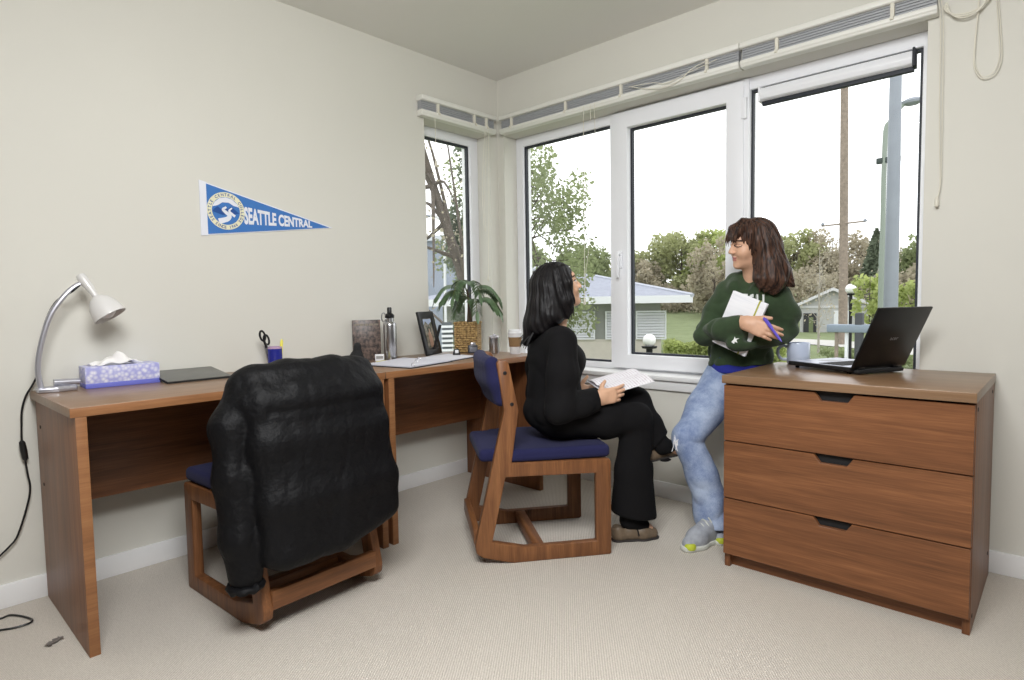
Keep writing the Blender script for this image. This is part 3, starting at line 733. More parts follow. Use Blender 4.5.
# ------------------------------------------------------------------ seated woman (frame of her chair)
def seated():
    p = thing('person', 'seated woman dressed in black with straight black hair, legs crossed, looking up', 'person', ch_front.location, ang2)
    H = Head((-.150, 0, 1.083), (1, -.02, .30), (-.30, 0, 1), .90)
    sR, sL = (-.175, -.155, .862), (-.175, .155, .862); eR, eL = (-.205, -.205, .595), (-.20, .205, .60); wR, wL = (-.030, -.160, .622), (-.030, .140, .600)
    hR, hL = (-.15, -.085, .535), (-.15, .085, .535); kR, kL = (.165, -.09, .515), (.200, .0, .572); aR, aL = (.125, -.10, .105), (.285, -.065, .392)
    F = Field((-.40, -.32, .02), (.47, .32, 1.23), .0032)
    F.ell((-.165, 0, .54), (.09, .135, .085), k=.0).ell((-.17, 0, .66), (.072, .105, .10), k=.04).ell((-.165, 0, .785), (.082, .12, .11), k=.04)
    F.cap(sR, sL, .042, k=.04)
    for (s_, e_, w_) in ((sR, eR, wR), (sL, eL, wL)): F.chain([s_, e_, w_], [.038, .030, .021], k=.012)
    for (h_, k_, a_) in ((hR, kR, aR), (hL, kL, aL)): F.chain([h_, k_, a_], [.062, .044, .030], k=.015)
    F.chain([aR, (.21, -.10, .04)], [.030, .022], k=.01); F.chain([aL, (.360, -.058, .365)], [.028, .020], k=.01)
    H.build(F); H.neck(F, (-.170, 0, .885), .05)
    hand(F, wR, (.95, .10, .16), (.12, 1, -.05), 1, [(.10, .25, .25), (.16, .30, .25), (.22, .35, .3), (.30, .4, .3)], .88, thumb=(.55, .55, .55, .5))
    hand(F, wL, (.95, -.10, .16), (.05, -.7, .75), -1, [(.15, .25, .2)] * 4, .88, thumb=(.6, .6, .35, .4))
    skin_mesh(F, [H], [M['skin_a'], M['lip'], M['eye'], M['lash']], p)
    # trousers
    g = wob((14, 14, 10), 3)
    F = Field((-.40, -.30, .06), (.40, .30, .72), .006)
    F.ell((-.165, 0, .545), (.118, .165, .100), k=0)
    F.chain([hR, (.02, -.09, .52), kR], [.088, .078, .066], k=.03); F.chain([hL, (.03, .05, .555), kL], [.088, .078, .064], k=.03)
    F.chain([kR, (.145, -.10, .30), (.140, -.10, .06)], [.068, .086, .110], k=.02, flat=((0, 1, 0), 1.40))
    F.chain([kL, (.245, -.035, .48), (.292, -.070, .372)], [.062, .056, .054], k=.02)
    F.cut((.15, -.10, .105), (-.16, .0, -1), .004, ((.0, -.25, 0), (.40, .05, .25)))
    F.cut((.276, -.065, .402), (.55, -.20, -.50), .004, ((.215, -.13, .34), (.40, .04, .5)))
    F.cut((0, 0, .452), (0, 0, -1), .01, ((-.40, -.30, .06), (-.005, .30, .60)))
    F.warp(lambda x, y, z: .006 * ridge(g)(x, y, z)); cloth(F, 'trousers', M['blackcloth'], p)
    for q, pts in ((aR, [(.118, -.10, .17), (.122, -.10, .085), (.185, -.10, .055)]), (aL, [(.262, -.055, .44), (.288, -.065, .388), (.325, -.06, .382)])):
        F = Field(np.min(pts, 0) - .07, np.max(pts, 0) + .07, .005); F.chain(pts, [.037, .037, .030], k=.015); cloth(F, 'sock', M['blackcloth'], p)
    # jacket
    g = wob((26, 26, 34), 5)
    F = Field((-.42, -.33, .44), (.12, .33, .99), .006)
    F.ell((-.170, 0, .560), (.138, .178, .10), k=0).ell((-.175, 0, .66), (.112, .142, .11), k=.05).ell((-.170, 0, .775), (.118, .148, .12), k=.05).ell((-.115, .0, .765), (.075, .12, .07), k=.04)
    F.cap((-.18, -.135, .862), (-.18, .135, .862), .058, k=.05)
    F.chain([sR, (-.185, -.185, .73), eR], [.058, .062, .060], k=.03); F.chain([eR, (-.11, -.185, .606), (-.045, -.168, .622)], [.056, .050, .046], k=.03)
    F.chain([sL, (-.195, .195, .73), eL], [.062, .060, .056], k=.03); F.chain([eL, (-.11, .180, .600), (-.050, .150, .604)], [.056, .050, .046], k=.03)
    F.chain([(-.235, 0, .925), (-.205, -.055, .915), (-.13, -.060, .880)], [.024, .026, .022], k=.015); F.chain([(-.235, 0, .925), (-.205, .055, .915), (-.13, .060, .880)], [.024, .026, .022], k=.015)
    F.cut((-.038, -.165, .622), (.95, .1, .16), .003, ((-.10, -.26, .54), (.12, -.10, .70))); F.cut((-.048, .150, .604), (.95, -.1, .0), .003, ((-.10, .10, .54), (.12, .26, .70)))
    F.cut((0, 0, .462), (0, 0, -1), .01)
    F.warp(lambda x, y, z: .0065 * ridge(g)(x, y, z)); cloth(F, 'jacket', M['blackcloth'], p)
    # hair: cap over the skull, long straight panel down the back, side curtains beside the face
    F = Field((-.40, -.16, .80), (.02, .16, 1.22), .004)
    H.ell(F, (-.016, 0, .036), (.101, .083, .088), 0)
    H.ell(F, (-.035, 0, -.03), (.078, .084, .095), .03)
    for q in (1, -1):
        F.chain([H.w((.030, q * .064, .075)), H.w((.022, q * .082, .01)), H.w((.006, q * .084, -.07)), H.w((-.020, q * .074, -.135))], [.022, .024, .024, .016], k=.02)
    F.chain([H.w((-.070, 0, .02)), (-.228, .0, 1.0), (-.252, .0, .93), (-.295, 0, .852)], [.055, .050, .044, .016], k=.03, flat=((0, 1, 0), .62))
    F.chain([H.w((-.05, -.05, -.03)), (-.20, -.075, .96), (-.225, -.07, .905)], [.05, .040, .018], k=.03); F.chain([H.w((-.05, .05, -.03)), (-.21, .075, .96), (-.25, .06, .89)], [.05, .040, .018], k=.03)
    H.ell(F, (.085, 0, -.03), (.062, .062, .085), .008, 'sub')
    gg = wob((9, 9, 3), 8)
    def strands(x, y, z):
        q = H.local(np.stack([x, y, z], 1)); a = np.arctan2(q[:, 1], -q[:, 0] + .02)
        return .0016 * np.sin(a * 46 + 3 * gg(x, y, z)) + .0014 * np.sin(a * 23 + 5 * gg(x, y, z) + 10 * q[:, 2])
    F.warp(strands); cloth(F, 'hair', M['hair_a'], p, 1, .3)
    b = MB()
    for i in range(26):
        y = -.06 + .12 * i / 25 + random.uniform(-.006, .006); zt = random.uniform(.820, .862)
        b.tube(smooth_path([(-.235, y * .6, .97), (-.268, y * .9, .905), (-.296 - random.uniform(0, .022), y * 1.0, zt)], 3), [.0042] * 4 + [.003, .002, .0008], 5)
    b.build('loose_strands', M['hair_a'], p); b = MB()
    for i in range(10):
        t = i / 9; o_ = H.w((.035 + .008 * math.sin(i * 2.3), -.074 - .010 * t, .05 - .02 * t))
        b.tube(smooth_path([o_, H.w((.030 + .008 * math.sin(i), -.085, -.03)), H.w((.012 - .03 * t, -.084, -.13 - random.uniform(0, .035)))], 3), [.0045] * 6 + [.001], 5)
    b.build('loose_strands', M['hair_a'], p)
    shoe(p, 'shoe', M['loafer'], Vector((.045, -.10, .000)), (1, -.02, 0), (0, 0, 1), .215)
    shoe(p, 'shoe', M['loafer'], Vector((.222, -.062, .318)), (.95, .20, .10), (-.12, .12, 1), .200)
    return p
seated()

# ------------------------------------------------------------------ woman leaning at the window
def leaning():
    p = thing('person', 'woman in a green hooded sweatshirt and jeans leaning between window sill and dresser, arms folded', 'person', (1.60, -.30, 0))
    O = np.array((1.60, -.30, 0))
    def W(*q): return np.array(q, float) - O
    hR, hL = W(1.515, -.11, .665), W(1.640, -.11, .665); kR, kL = W(1.485, -.40, .43), W(1.652, -.23, .41); aR, aL = W(1.585, -.355, .095), W(1.655, -.24, .095)
    sR, sL = W(1.562, -.185, 1.050), W(1.764, -.165, 1.025); eR, eL = W(1.490, -.250, .868), W(1.790, -.115, .880); wR, wL = W(1.712, -.358, .922), W(1.645, -.322, .846)
    H = Head(W(1.676, -.225, 1.243), (-.68, -.72, -.06), (.16, -.06, 1), .87); H.down = True
    F = Field((-.24, -.30, .02), (.34, .30, 1.36), .0032)
    F.ell(W(1.578, -.095, .68), (.125, .085, .085), k=0).ell(W(1.60, -.125, .80), (.10, .07, .10), k=.04).ell(W(1.650, -.16, .955), (.115, .080, .12), k=.04)
    F.cap(sR, sL, .042, k=.04)
    F.chain([sR, eR, wR], [.038, .030, .021], k=.012); F.chain([sL, eL, wL], [.038, .030, .021], k=.012)
    F.chain([hR, kR, aR], [.062, .044, .030], k=.015); F.chain([hL, kL, aL], [.055, .044, .030], k=.015)
    F.cap(aR, W(1.57, -.50, .03), .028, .02, .01); F.cap(aL, W(1.63, -.33, .03), .028, .02, .01)
    H.build(F); H.neck(F, W(1.668, -.165, 1.07), .05)
    hand(F, wR, (.92, -.02, -.36), (-.10, .95, -.15), 1, [(.20, .30, .25), (.22, .32, .25), (.26, .34, .25), (.32, .36, .25)], .90, thumb=(.80, .45, .25, .5), spread=.035)
    hand(F, wL, (-.80, .50, .06), (.5, .8, .1), -1, [(.1, .2, .2)] * 4, .80)
    skin_mesh(F, [H], [M['skin_b'], M['lip'], M['eye'], M['lash'], M['lid']], p)
    # jeans
    g = wob((22, 22, 26), 21); g2 = wob((8, 8, 12), 22)
    F = Field((-.26, -.24, .02), (.125, .30, .80), .005)
    F.ell(W(1.576, -.10, .675), (.134, .100, .085), k=0)
    F.chain([hR, W(1.498, -.26, .545), kR], [.090, .083, .068], k=.03); F.chain([kR, W(1.535, -.378, .27), W(1.583, -.352, .06)], [.068, .066, .084], k=.02)
    F.chain([hL, W(1.645, -.18, .54), kL], [.070, .066, .058], k=.03); F.chain([kL, W(1.65, -.235, .25), W(1.648, -.235, .05)], [.058, .056, .062], k=.02)
    F.cut(W(1.58, -.35, .078), (.0, .25, -1), .004, (W(1.45, -.5, 0), W(1.70, -.28, .16))); F.cut(W(1.65, -.24, .07), (0, .1, -1), .004, (W(1.56, -.33, 0), W(1.75, -.10, .12)))
    def folds(x, y, z):
        lo = np.exp(-((z - .42) / .06) ** 2) + .9 * np.exp(-((z - .15) / .08) ** 2) + .35
        return lo * .011 * ridge(g)(x, y, z) + .006 * g2(x, y, z)
    F.warp(folds); j = cloth(F, 'jeans', M['denim'], p)
    b = MB()
    for i in range(14):
        o_ = Vector(W(1.455 + .022 * random.random(), -.452 - .012 * random.random(), .44 + .05 * (random.random() - .5)))
        b.tube([o_, o_ + Vector((random.uniform(-.012, .004), -.006, -.010)), o_ + Vector((random.uniform(-.016, .006), -.008, -.035 * random.random() - .015))], .0016, 5)
    b.build('frayed_tear', M['paper'], j)
    # tee hem under the sweatshirt
    F = Field((-.20, -.10, .62), (.16, .32, .84), .005)
    F.ell(W(1.581, -.108, .745), (.127, .114, .16), k=0); F.cut(W(1.585, -.1, .694), (.06, .0, -1), .003); F.cut((0, 0, .80), (0, 0, 1), 0)
    cloth(F, 'tee_hem', M['bluetee'], p)
    # sweatshirt
    g = wob((30, 30, 40), 31); g2 = wob((12, 12, 16), 33)
    F = Field((-.24, -.26, .66), (.36, .30, 1.18), .005)
    F.ell(W(1.586, -.112, .765), (.142, .122, .15), k=0).ell(W(1.615, -.135, .86), (.128, .105, .11), k=.04).ell(W(1.655, -.165, .97), (.140, .112, .12), k=.05)
    F.cap(W(1.578, -.178, 1.040), W(1.755, -.178, 1.020), .055, k=.06)
    F.cap(W(1.668, -.17, 1.06), W(1.668, -.165, 1.10), .075, .055, .05)
    F.chain([sR, W(1.518, -.205, .965), eR], [.052, .053, .050], k=.03); F.chain([eR, W(1.59, -.320, .890), W(1.695, -.350, .918)], [.050, .048, .040], k=.025)
    F.chain([sL, W(1.792, -.145, .95), eL], [.052, .052, .049], k=.03); F.chain([eL, W(1.742, -.235, .862), W(1.655, -.335, .844)], [.049, .048, .042], k=.025)
    # hood lying round the neck
    F.chain([W(1.615, -.245, 1.075), W(1.590, -.17, 1.100), W(1.64, -.095, 1.12), W(1.71, -.095, 1.115), W(1.752, -.165, 1.090), W(1.728, -.240, 1.062)], [.022, .028, .036, .036, .028, .022], k=.03)
    F.cap(W(1.668, -.215, 1.16), W(1.666, -.265, 1.060), .050, .016, .02, 'sub')
    F.cut(W(1.592, -.115, .722), (.04, .0, -1), .004)
    F.cut(W(1.697, -.350, .918), (.93, -.1, .0), .003, (W(1.66, -.45, .85), W(1.79, -.30, 1.0)))
    def folds(x, y, z):
        lo = .5 + np.exp(-((z - .79) / .05) ** 2) + np.exp(-((x + .11) ** 2 + (z - .87) ** 2) / .006) + np.exp(-((x - .24) ** 2 + (z - .87) ** 2) / .006)
        return lo * .0095 * ridge(g)(x, y, z) + .006 * g2(x, y, z)
    F.warp(folds); sw = cloth(F, 'sweatshirt', M['hoodie'], p)
    for a_, q in ((W(1.628, -.262, 1.062), -.012), (W(1.708, -.262, 1.052), .012)):
        b = MB(); a_ = Vector(a_); b.tube(smooth_path([a_ + Vector((0, .02, .02)), a_, a_ + Vector((q * .5, -.014, -.05)), a_ + Vector((q, -.012, -.10))], 4), .0034, 6); b.build('drawstring', M['rib'], sw)
    # hair
    F = Field((-.08, -.16, .90), (.36, .26, 1.37), .004)
    H.ell(F, (-.022, 0, .040), (.106, .088, .088), 0)
    H.ell(F, (-.050, 0, -.02), (.085, .090, .100), .03)
    F.chain([H.w((-.005, .070, .07)), H.w((-.02, .088, .0)), W(1.752, -.262, 1.16), W(1.755, -.280, 1.10), W(1.756, -.275, 1.058)], [.026, .034, .040, .036, .012], k=.03)
    F.chain([H.w((-.045, .045, .0)), W(1.762, -.21, 1.16), W(1.800, -.205, 1.11), W(1.838, -.195, 1.070)], [.052, .044, .032, .008], k=.03)
    F.chain([H.w((-.06, .02, -.02)), W(1.770, -.235, 1.13), W(1.785, -.255, 1.085), W(1.785, -.256, 1.050)], [.06, .050, .036, .012], k=.03)
    F.chain([H.w((.02, -.068, .06)), H.w((.0, -.082, -.01)), H.w((-.012, -.078, -.075))], [.024, .026, .020], k=.02)
    # fringe
    for y in (-.05, -.03, -.01, .012, .034):
        F.chain([H.w((.030, y * .6, .104)), H.w((.068, y, .078)), H.w((.086, y * 1.15, .046))], [.018, .014, .006], k=.015)
    H.ell(F, (.084, .004, -.045), (.060, .066, .074), .006, 'sub')
    gg = wob((16, 16, 12), 48)
    def strands(x, y, z):
        q = H.local(np.stack([x, y, z], 1)); a = np.arctan2(q[:, 1], -q[:, 0] + .02); t = gg(x, y, z)
        return .0026 * np.sin(a * 34 + 5 * t + 18 * q[:, 2]) + .0022 * np.sin(a * 17 + 8 * t - 25 * q[:, 2])
    F.warp(strands); cloth(F, 'hair', M['hair_b'], p, 1, .3)
    b = MB()
    for i in range(44):
        y0_ = random.uniform(-.03, .06); ex = random.uniform(1.735, 1.850); t = (ex - 1.735) / .115
        e_ = Vector(W(ex, -.285 + .085 * t + random.uniform(-.012, .012), 1.046 + .026 * t * t + random.uniform(-.012, .02)))
        m_ = Vector(W(1.752 + .05 * t, -.298 + .08 * t, 1.125 + random.uniform(-.01, .015)))
        s_ = Vector(H.w((-.02 - .03 * t, .085, .0 + .03 * random.random())))
        wv = Vector((.008 * math.sin(i * 3.1), .006 * math.cos(i * 1.7), 0))
        b.tube(smooth_path([s_, m_ + wv, (m_ + e_) / 2 - wv, e_], 4), [.004] * 10 + [.003, .002, .001], 5)
    for i in range(16):
        y = -.055 + .095 * i / 15
        b.tube(smooth_path([H.w((.040, y * .5 + .01, .112)), H.w((.078, y, .080)), H.w((.0925, y * 1.15, .046)), H.w((.097, y * 1.25 - .004, .016 + .008 * math.sin(i * 2.1) - .012 * (y < -.02)))], 4), [.0042] * 9 + [.003, .002, .001, .0006], 5)
    b.build('loose_strands', M['hair_b'], p)
    shoe(p, 'sneaker', M['shoe_grey'], Vector(W(1.597, -.325, 0)), (-.20, -1, 0), (0, 0, 1), .255, True)
    shoe(p, 'sneaker', M['shoe_grey'], Vector(W(1.66, -.205, 0)), (-.22, -1, 0), (0, 0, 1), .225, True)
    return p
leaning()
# ================================================================== chair 2 and the jacket over it
ch_back.location = (0, 0, 0)
a1 = 3.1916; ch_back.rotation_euler = (0, 0, a1); ch_back.location = (.3137, -1.7886, 0)
def jacket():
    t = thing('black_jacket', 'black nylon jacket draped over the back of the chair at the long desk', 'jacket', ch_back.location, a1)
    g = wob((10, 24, 5), 61, 7); g2 = wob((44, 44, 16), 62, 7); g3 = wob((7, 8, 5), 63); g4 = wob((10, 60, 8), 64)
    F = Field((-.80, -.42, .12), (-.20, .40, .92), .006)
    n = 15
    for i in range(n):
        a = -1 + 2 * i / (n - 1); y = a * .215 - .005; bow = -.050 * (1 - a * a); hz = .232 - .045 * min(0, a)
        F.chain([(-.470 + bow, y, .786), (-.515 + bow * .8, y, .72), (-.548 + bow * .6, y, .60), (-.578 + bow * .4, y - .008, .42), (-.600 + bow * .25, y * 1.02, hz + .03)], [.040, .040, .038, .040, .034], k=.04)
    F.chain([(-.452, -.205, .768), (-.485, -.08, .790), (-.485, .08, .790), (-.452, .200, .772)], [.050, .048, .048, .050], k=.03)
    # collar rolled along the top
    F.chain([(-.43, -.16, .796), (-.515, -.07, .806), (-.525, .05, .806), (-.47, .14, .800)], [.022, .026, .026, .022], k=.015)
    F.chain([(-.52, -.13, .765), (-.575, -.02, .755), (-.56, .10, .762), (-.50, .18, .772)], [.020, .024, .024, .020], k=.015)
    # sleeves hanging at either side
    F.chain([(-.450, .215, .748), (-.468, .262, .65), (-.495, .275, .50), (-.520, .276, .32), (-.535, .268, .215)], [.052, .060, .058, .056, .052], k=.03)
    F.chain([(-.452, -.212, .752), (-.480, -.232, .64), (-.515, -.226, .48), (-.550, -.222, .38), (-.575, -.222, .325)], [.048, .044, .040, .036, .030], k=.03)
    # front panels falling inside over the seat
    F.chain([(-.40, .19, .77), (-.36, .20, .62), (-.34, .20, .50)], [.030, .028, .022], k=.03); F.chain([(-.40, -.19, .77), (-.36, -.20, .62), (-.34, -.20, .50)], [.030, .028, .022], k=.03)
    F.cut((-.535, .272, .172), (.1, 0, -1), .006, ((-.70, .20, .1), (-.40, .40, .25)))
    def folds(x, y, z):
        low = np.exp(-((z - .25) / .07) ** 2); yoke = np.exp(-((z - .70) / .012) ** 2) * (np.abs(y) < .2)
        return .0045 * ridge(g)(x, y, z) + .0035 * ridge(g2)(x, y, z) + .005 * g3(x, y, z) + .006 * low * g4(x, y, z) + .004 * yoke - .004
    F.warp(folds)
    V, Q = F.surface(); mesh_np('shell', relax(V, Q, 1, .4), Q, M['nylon'], t)
    b = MB()
    pts = [(-.612 - .028 * (1 - (i / 16 - 1) ** 2) * .4 + .004 * math.sin(i * 1.9), -.225 + .43 * i / 32, .246 - .045 * min(0, i / 16 - 1) + .004 * math.cos(i * 2.2)) for i in range(33)]
    b.tube(pts, [.019 + .0035 * math.sin(i * 2.6) for i in range(33)], 8); b.build('hem_band', M['nylon'], t, angle=60)
    b = MB(); b.tube([(-.537 + .044 * math.cos(i / 24 * 2 * PI), .272 + .044 * math.sin(i / 24 * 2 * PI), .180 + .003 * math.sin(i * 2.5)) for i in range(24)], [.012 + .002 * math.sin(i * 2.1) for i in range(24)], 8, closed=True); b.build('cuff', M['nylon'], t)
    b = MB(); b.tube(smooth_path([(-.44, -.10, .816), (-.492, -.045, .826), (-.498, .035, .826), (-.46, .10, .816)], 6), .009, 8, flat=.6); b.build('collar_lining', plain('grey_lining', srgb(92, 94, 104), .7), t)
    return t
jacket()

# ================================================================== things held by the two women
M['print'] = None
def page_mat():
    m, nt, b = new_mat('printed_page'); L = nt.links
    tc = nt.nodes.new('ShaderNodeTexCoord'); w_ = nt.nodes.new('ShaderNodeTexWave'); w_.bands_direction = 'X'; w_.inputs['Scale'].default_value = 26; w_.inputs['Distortion'].default_value = 0
    L.new(tc.outputs['Object'], w_.inputs['Vector'])
    n = nt.nodes.new('ShaderNodeTexNoise'); n.inputs['Scale'].default_value = 120; L.new(tc.outputs['Object'], n.inputs['Vector'])
    mu = nt.nodes.new('ShaderNodeMath'); mu.operation = 'MULTIPLY'; L.new(w_.outputs['Fac'], mu.inputs[0]); L.new(n.outputs['Fac'], mu.inputs[1])
    cr = nt.nodes.new('ShaderNodeValToRGB'); e = cr.color_ramp.elements; e[0].position = .30; e[0].color = srgb(238, 236, 240); e[1].position = .60; e[1].color = srgb(196, 182, 192)
    L.new(mu.outputs[0], cr.inputs[0]); L.new(cr.outputs[0], b.inputs['Base Color']); b.inputs['Roughness'].default_value = .7
    return m
M['print'] = page_mat()
def open_book(loc, rot, name, label, cat):
    t = thing(name, label, cat, loc); t.rotation_euler = rot
    Lb, Wb, n = .205, .130, 12
    for s in (1, -1):
        prof = [(Wb * i / n, .004 + .016 * math.sin(PI * min(1, .12 + i / n * .88)) ** .8 * (1 - .35 * i / n)) for i in range(n + 1)]
        pts = [(p[0] * s, p[1]) for p in prof] + [(Wb * s, .002), (0, .002)]
        b = MB(); b.prism(pts if s > 0 else pts[::-1], Lb, basis((0, 1, 0), (0, 0, 1), (1, 0, 0), (-Lb / 2, 0, 0)), 0); b.build('page_block', M['print'], t, angle=40)
    b = MB(); b.box((-Lb / 2 - .004, -Wb - .004, -.001), (Lb / 2 + .004, Wb + .004, .002), .0008); b.build('cover', M['paper'], t)
    return t
bu = ch_front.location + d2 * .118 - l2 * .005 + Vector((0, 0, .668))
open_book(bu, Euler((math.radians(5), math.radians(-13), ang2)), 'open_book', 'open white book resting on the crossed knee of the seated woman', 'book')
def frame_from(tl, tr, bl):
    tl, tr, bl = Vector(tl), Vector(tr), Vector(bl); x = (tr - tl).normalized(); y = (tl - bl); y = (y - x * y.dot(x)).normalized(); return basis(x, y, x.cross(y), tl)
nb = thing('notebook', 'white notebook with a yellow-green elastic band held under the folded arms', 'notebook')
nb.matrix_world = frame_from((1.638, -.296, 1.054), (1.776, -.292, .996), (1.568, -.296, .838))
nbw = wood('pencil_page', srgb(214, 216, 226), srgb(238, 238, 242), srgb(242, 242, 246), 'X', .8, .9)
b = MB(); b.box((.002, -.232, .002), (.148, -.002, .013), .001); b.build('page_block', M['paper'], nb)
b = MB(); b.box((0, -.234, .013), (.150, 0, .0155), .001); b.box((0, -.234, 0), (.150, 0, .002), .0006); cv = b.build('cover', nbw, nb)
b = MB(); b.frame([(.116, -.2355), (.1225, -.2355), (.1225, .0015), (.116, .0015)], [(.1175, -.2345), (.121, -.2345), (.121, .0005), (.1175, .0005)], .0172, T(0, 0, -.0008)); b.box((.116, -.235, .0155), (.1225, .001, .0168)); b.build('elastic_band', plain('olive_elastic', srgb(170, 172, 70), .7), nb)
pn = thing('pen', 'violet pen held between the fingers of the woman in green', 'pen'); pa, pb = Vector((1.770, -.350, .952)), Vector((1.862, -.392, .852))
dz = (pa - pb).normalized(); dx_ = dz.orthogonal().normalized(); pn.matrix_world = basis(dx_, dz.cross(dx_), dz, pb)
M['violet'] = plain('violet_plastic', srgb(92, 76, 190), .35)
b = MB(); b.lathe([(.0012, 0), (.0042, .014), (.0052, .02), (.0052, .10), (.004, .104)], 14); b.build('barrel', M['violet'], pn)
b = MB(); b.lathe([(.0058, .062), (.0058, .122), (.0045, .128), (.001, .130)], 14); b.box((.005, -.0015, .075), (.0085, .0015, .124), .0006); b.build('cap', M['violet'], pn)
# ================================================================== lettering helpers
def glyphs(body, embolden=.0, extrude=0.0):
    """outline of a line of text as flat faces: verts (x, y), faces"""
    c = bpy.data.curves.new('glyph', 'FONT'); c.body = body; c.size = 1; c.offset = embolden; c.resolution_u = 3; c.fill_mode = 'FRONT' if extrude == 0 else 'BOTH'
    o = bpy.data.objects.new('glyph', c); COL.objects.link(o); dg = bpy.context.evaluated_depsgraph_get()
    me = bpy.data.meshes.new_from_object(o.evaluated_get(dg)); bpy.data.objects.remove(o); bpy.data.curves.remove(c)
    V = np.array([v.co[:2] for v in me.vertices]); Fc = [tuple(p.vertices) for p in me.polygons]; bpy.data.meshes.remove(me)
    return V, Fc
def flat_letters(name, V3, Fc, mat, par): 
    b = MB(); b.add([tuple(v) for v in V3], Fc); return b.build(name, mat, par, smooth=False)

# ------------------------------------------------------------------ pennant
pt = thing('pennant', 'blue triangular felt pennant with white lettering on the left wall', 'pennant', (0, -1.79, 1.435))
def pl_(y, z, x=.005): return (x, y + 1.79, z - 1.435)
M['felt'] = plain('blue_felt', srgb(66, 120, 190), .9, bump=.2, bscale=500)
M['feltwhite'] = plain('white_felt', srgb(230, 232, 240), .9)
M['cream'] = plain('cream_print', srgb(232, 228, 196), .9)
M['deepblue'] = plain('deep_blue_print', srgb(40, 82, 150), .9)
Py = basis((0, 1, 0), (0, 0, 1), (1, 0, 0))
b = MB(); b.prism([pl_(-1.768, 1.3235)[1:], pl_(-1.178, 1.3985)[1:], pl_(-1.768, 1.5425)[1:]], .0035, Py); b.build('edging', M['feltwhite'], pt)
b = MB(); b.prism([pl_(-1.768, 1.3275)[1:], pl_(-1.198, 1.3985)[1:], pl_(-1.768, 1.5375)[1:]], .0045, Py); b.build('felt', M['felt'], pt)
b = MB(); b.prism([pl_(-1.793, 1.320)[1:], pl_(-1.766, 1.322)[1:], pl_(-1.766, 1.543)[1:], pl_(-1.793, 1.549)[1:]], .0055, Py); b.build('header_strip', M['feltwhite'], pt)
V, Fc = glyphs('SEATTLE CENTRAL', .042)
x0_, x1_ = V[:, 0].min(), V[:, 0].max(); y0_, y1_ = V[:, 1].min(), V[:, 1].max()
t_ = (V[:, 0] - x0_) / (x1_ - x0_); s_ = (V[:, 1] - y0_) / (y1_ - y0_)
t2 = t_ ** .82 if False else t_
yy = -1.612 + .322 * t2; zlo = 1.380 + .010 * t2; zhi = 1.458 - .036 * t2
V3 = np.stack([np.full_like(yy, .0052), yy + 1.79, zlo + (zhi - zlo) * s_ - 1.435], 1)
flat_letters('lettering', V3, Fc, M['feltwhite'], pt)
cy, cz, rr = -1.688, 1.4305, .079
def disc(r, x, n=48): return [(x, (cy + r * math.cos(2 * PI * k / n)) + 1.79, (cz + r * math.sin(2 * PI * k / n)) - 1.435) for k in range(n)]
b = MB(); b.add(disc(rr, .0050), [tuple(range(48))]); em = b.build('emblem', M['cream'], pt, smooth=False)
b = MB(); b.add(disc(rr * .74, .0053), [tuple(range(48))]); b.build('emblem_field', M['felt'], em, smooth=False)
def inside(pts, x): return [(x, cy + rr * .74 * p[0] + 1.79, cz + rr * .74 * p[1] - 1.435) for p in pts]
b = MB(); b.add(inside([(-.96, .25), (-.80, .58), (-.45, .88), (0, .99), (.45, .88), (.80, .58), (.92, .35), (.55, .42), (.2, .62), (-.25, .60), (-.6, .36)], .0055), [tuple(range(11))]); b.build('emblem_cloud', M['feltwhite'], em, smooth=False)
b = MB(); b.add(inside([(-.97, -.1), (-.85, .1), (-.6, .30), (-.35, .10), (-.1, .36), (.1, .15), (.35, .34), (.7, .1), (.95, -.12), (.3, -.25), (-.3, -.30)], .0057), [tuple(range(11))]); b.build('emblem_trees', M['deepblue'], em, smooth=False)
def ribbon(pts, w0, w1, x):
    P = smooth_path([(p[0], p[1], 0) for p in pts], 6); n = len(P); L_ = []; R_ = []
    for i, p in enumerate(P):
        tt = (P[min(i + 1, n - 1)] - P[max(i - 1, 0)]).normalized(); nn = Vector((-tt.y, tt.x, 0)); w_ = w0 + (w1 - w0) * i / (n - 1)
        L_.append(p + nn * w_); R_.append(p - nn * w_)
    return inside([(q.x, q.y) for q in L_ + R_], x), [(i, i + 1, n + i + 1, n + i) for i in range(n - 1)]
b = MB(); b.add(*ribbon([(-.55, -.78), (.05, -.58), (.22, -.32), (-.05, -.08), (-.22, .10), (.02, .28)], .20, .07, .0060)); b.add(*ribbon([(.62, -.35), (.30, -.10), (.22, .05), (.42, .25)], .10, .05, .0061)); b.build('emblem_river', M['feltwhite'], em, smooth=False)
def arc_text(body, rad, a_mid, span, size, up=True):
    vs = []; fs = []; n = len(body)
    for i, ch_ in enumerate(body):
        if ch_ == ' ': continue
        V, Fc = glyphs(ch_, .02); V = (V - [V[:, 0].mean(), (V[:, 1].min() + V[:, 1].max()) / 2]) * size
        a = a_mid + (span * (.5 - i / (n - 1)) if up else span * (i / (n - 1) - .5)); rot = a - PI / 2 if up else a + PI / 2
        c_, s__ = math.cos(rot), math.sin(rot); bse = len(vs)
        for p in V: vs.append((.0054, cy + rad * math.cos(a) + p[0] * c_ - p[1] * s__ + 1.79, cz + rad * math.sin(a) + p[0] * s__ + p[1] * c_ - 1.435))
        fs += [tuple(bse + k for k in f_) for f_ in Fc]
    return vs, fs
b = MB(); b.add(*arc_text('SEATTLE CENTRAL COLLEGE', rr * .87, PI / 2, math.radians(252), .0165)); b.add(*arc_text('SINCE 1966', rr * .87, -PI / 2, math.radians(74), .0165, False)); b.build('emblem_lettering', M['deepblue'], em, smooth=False)

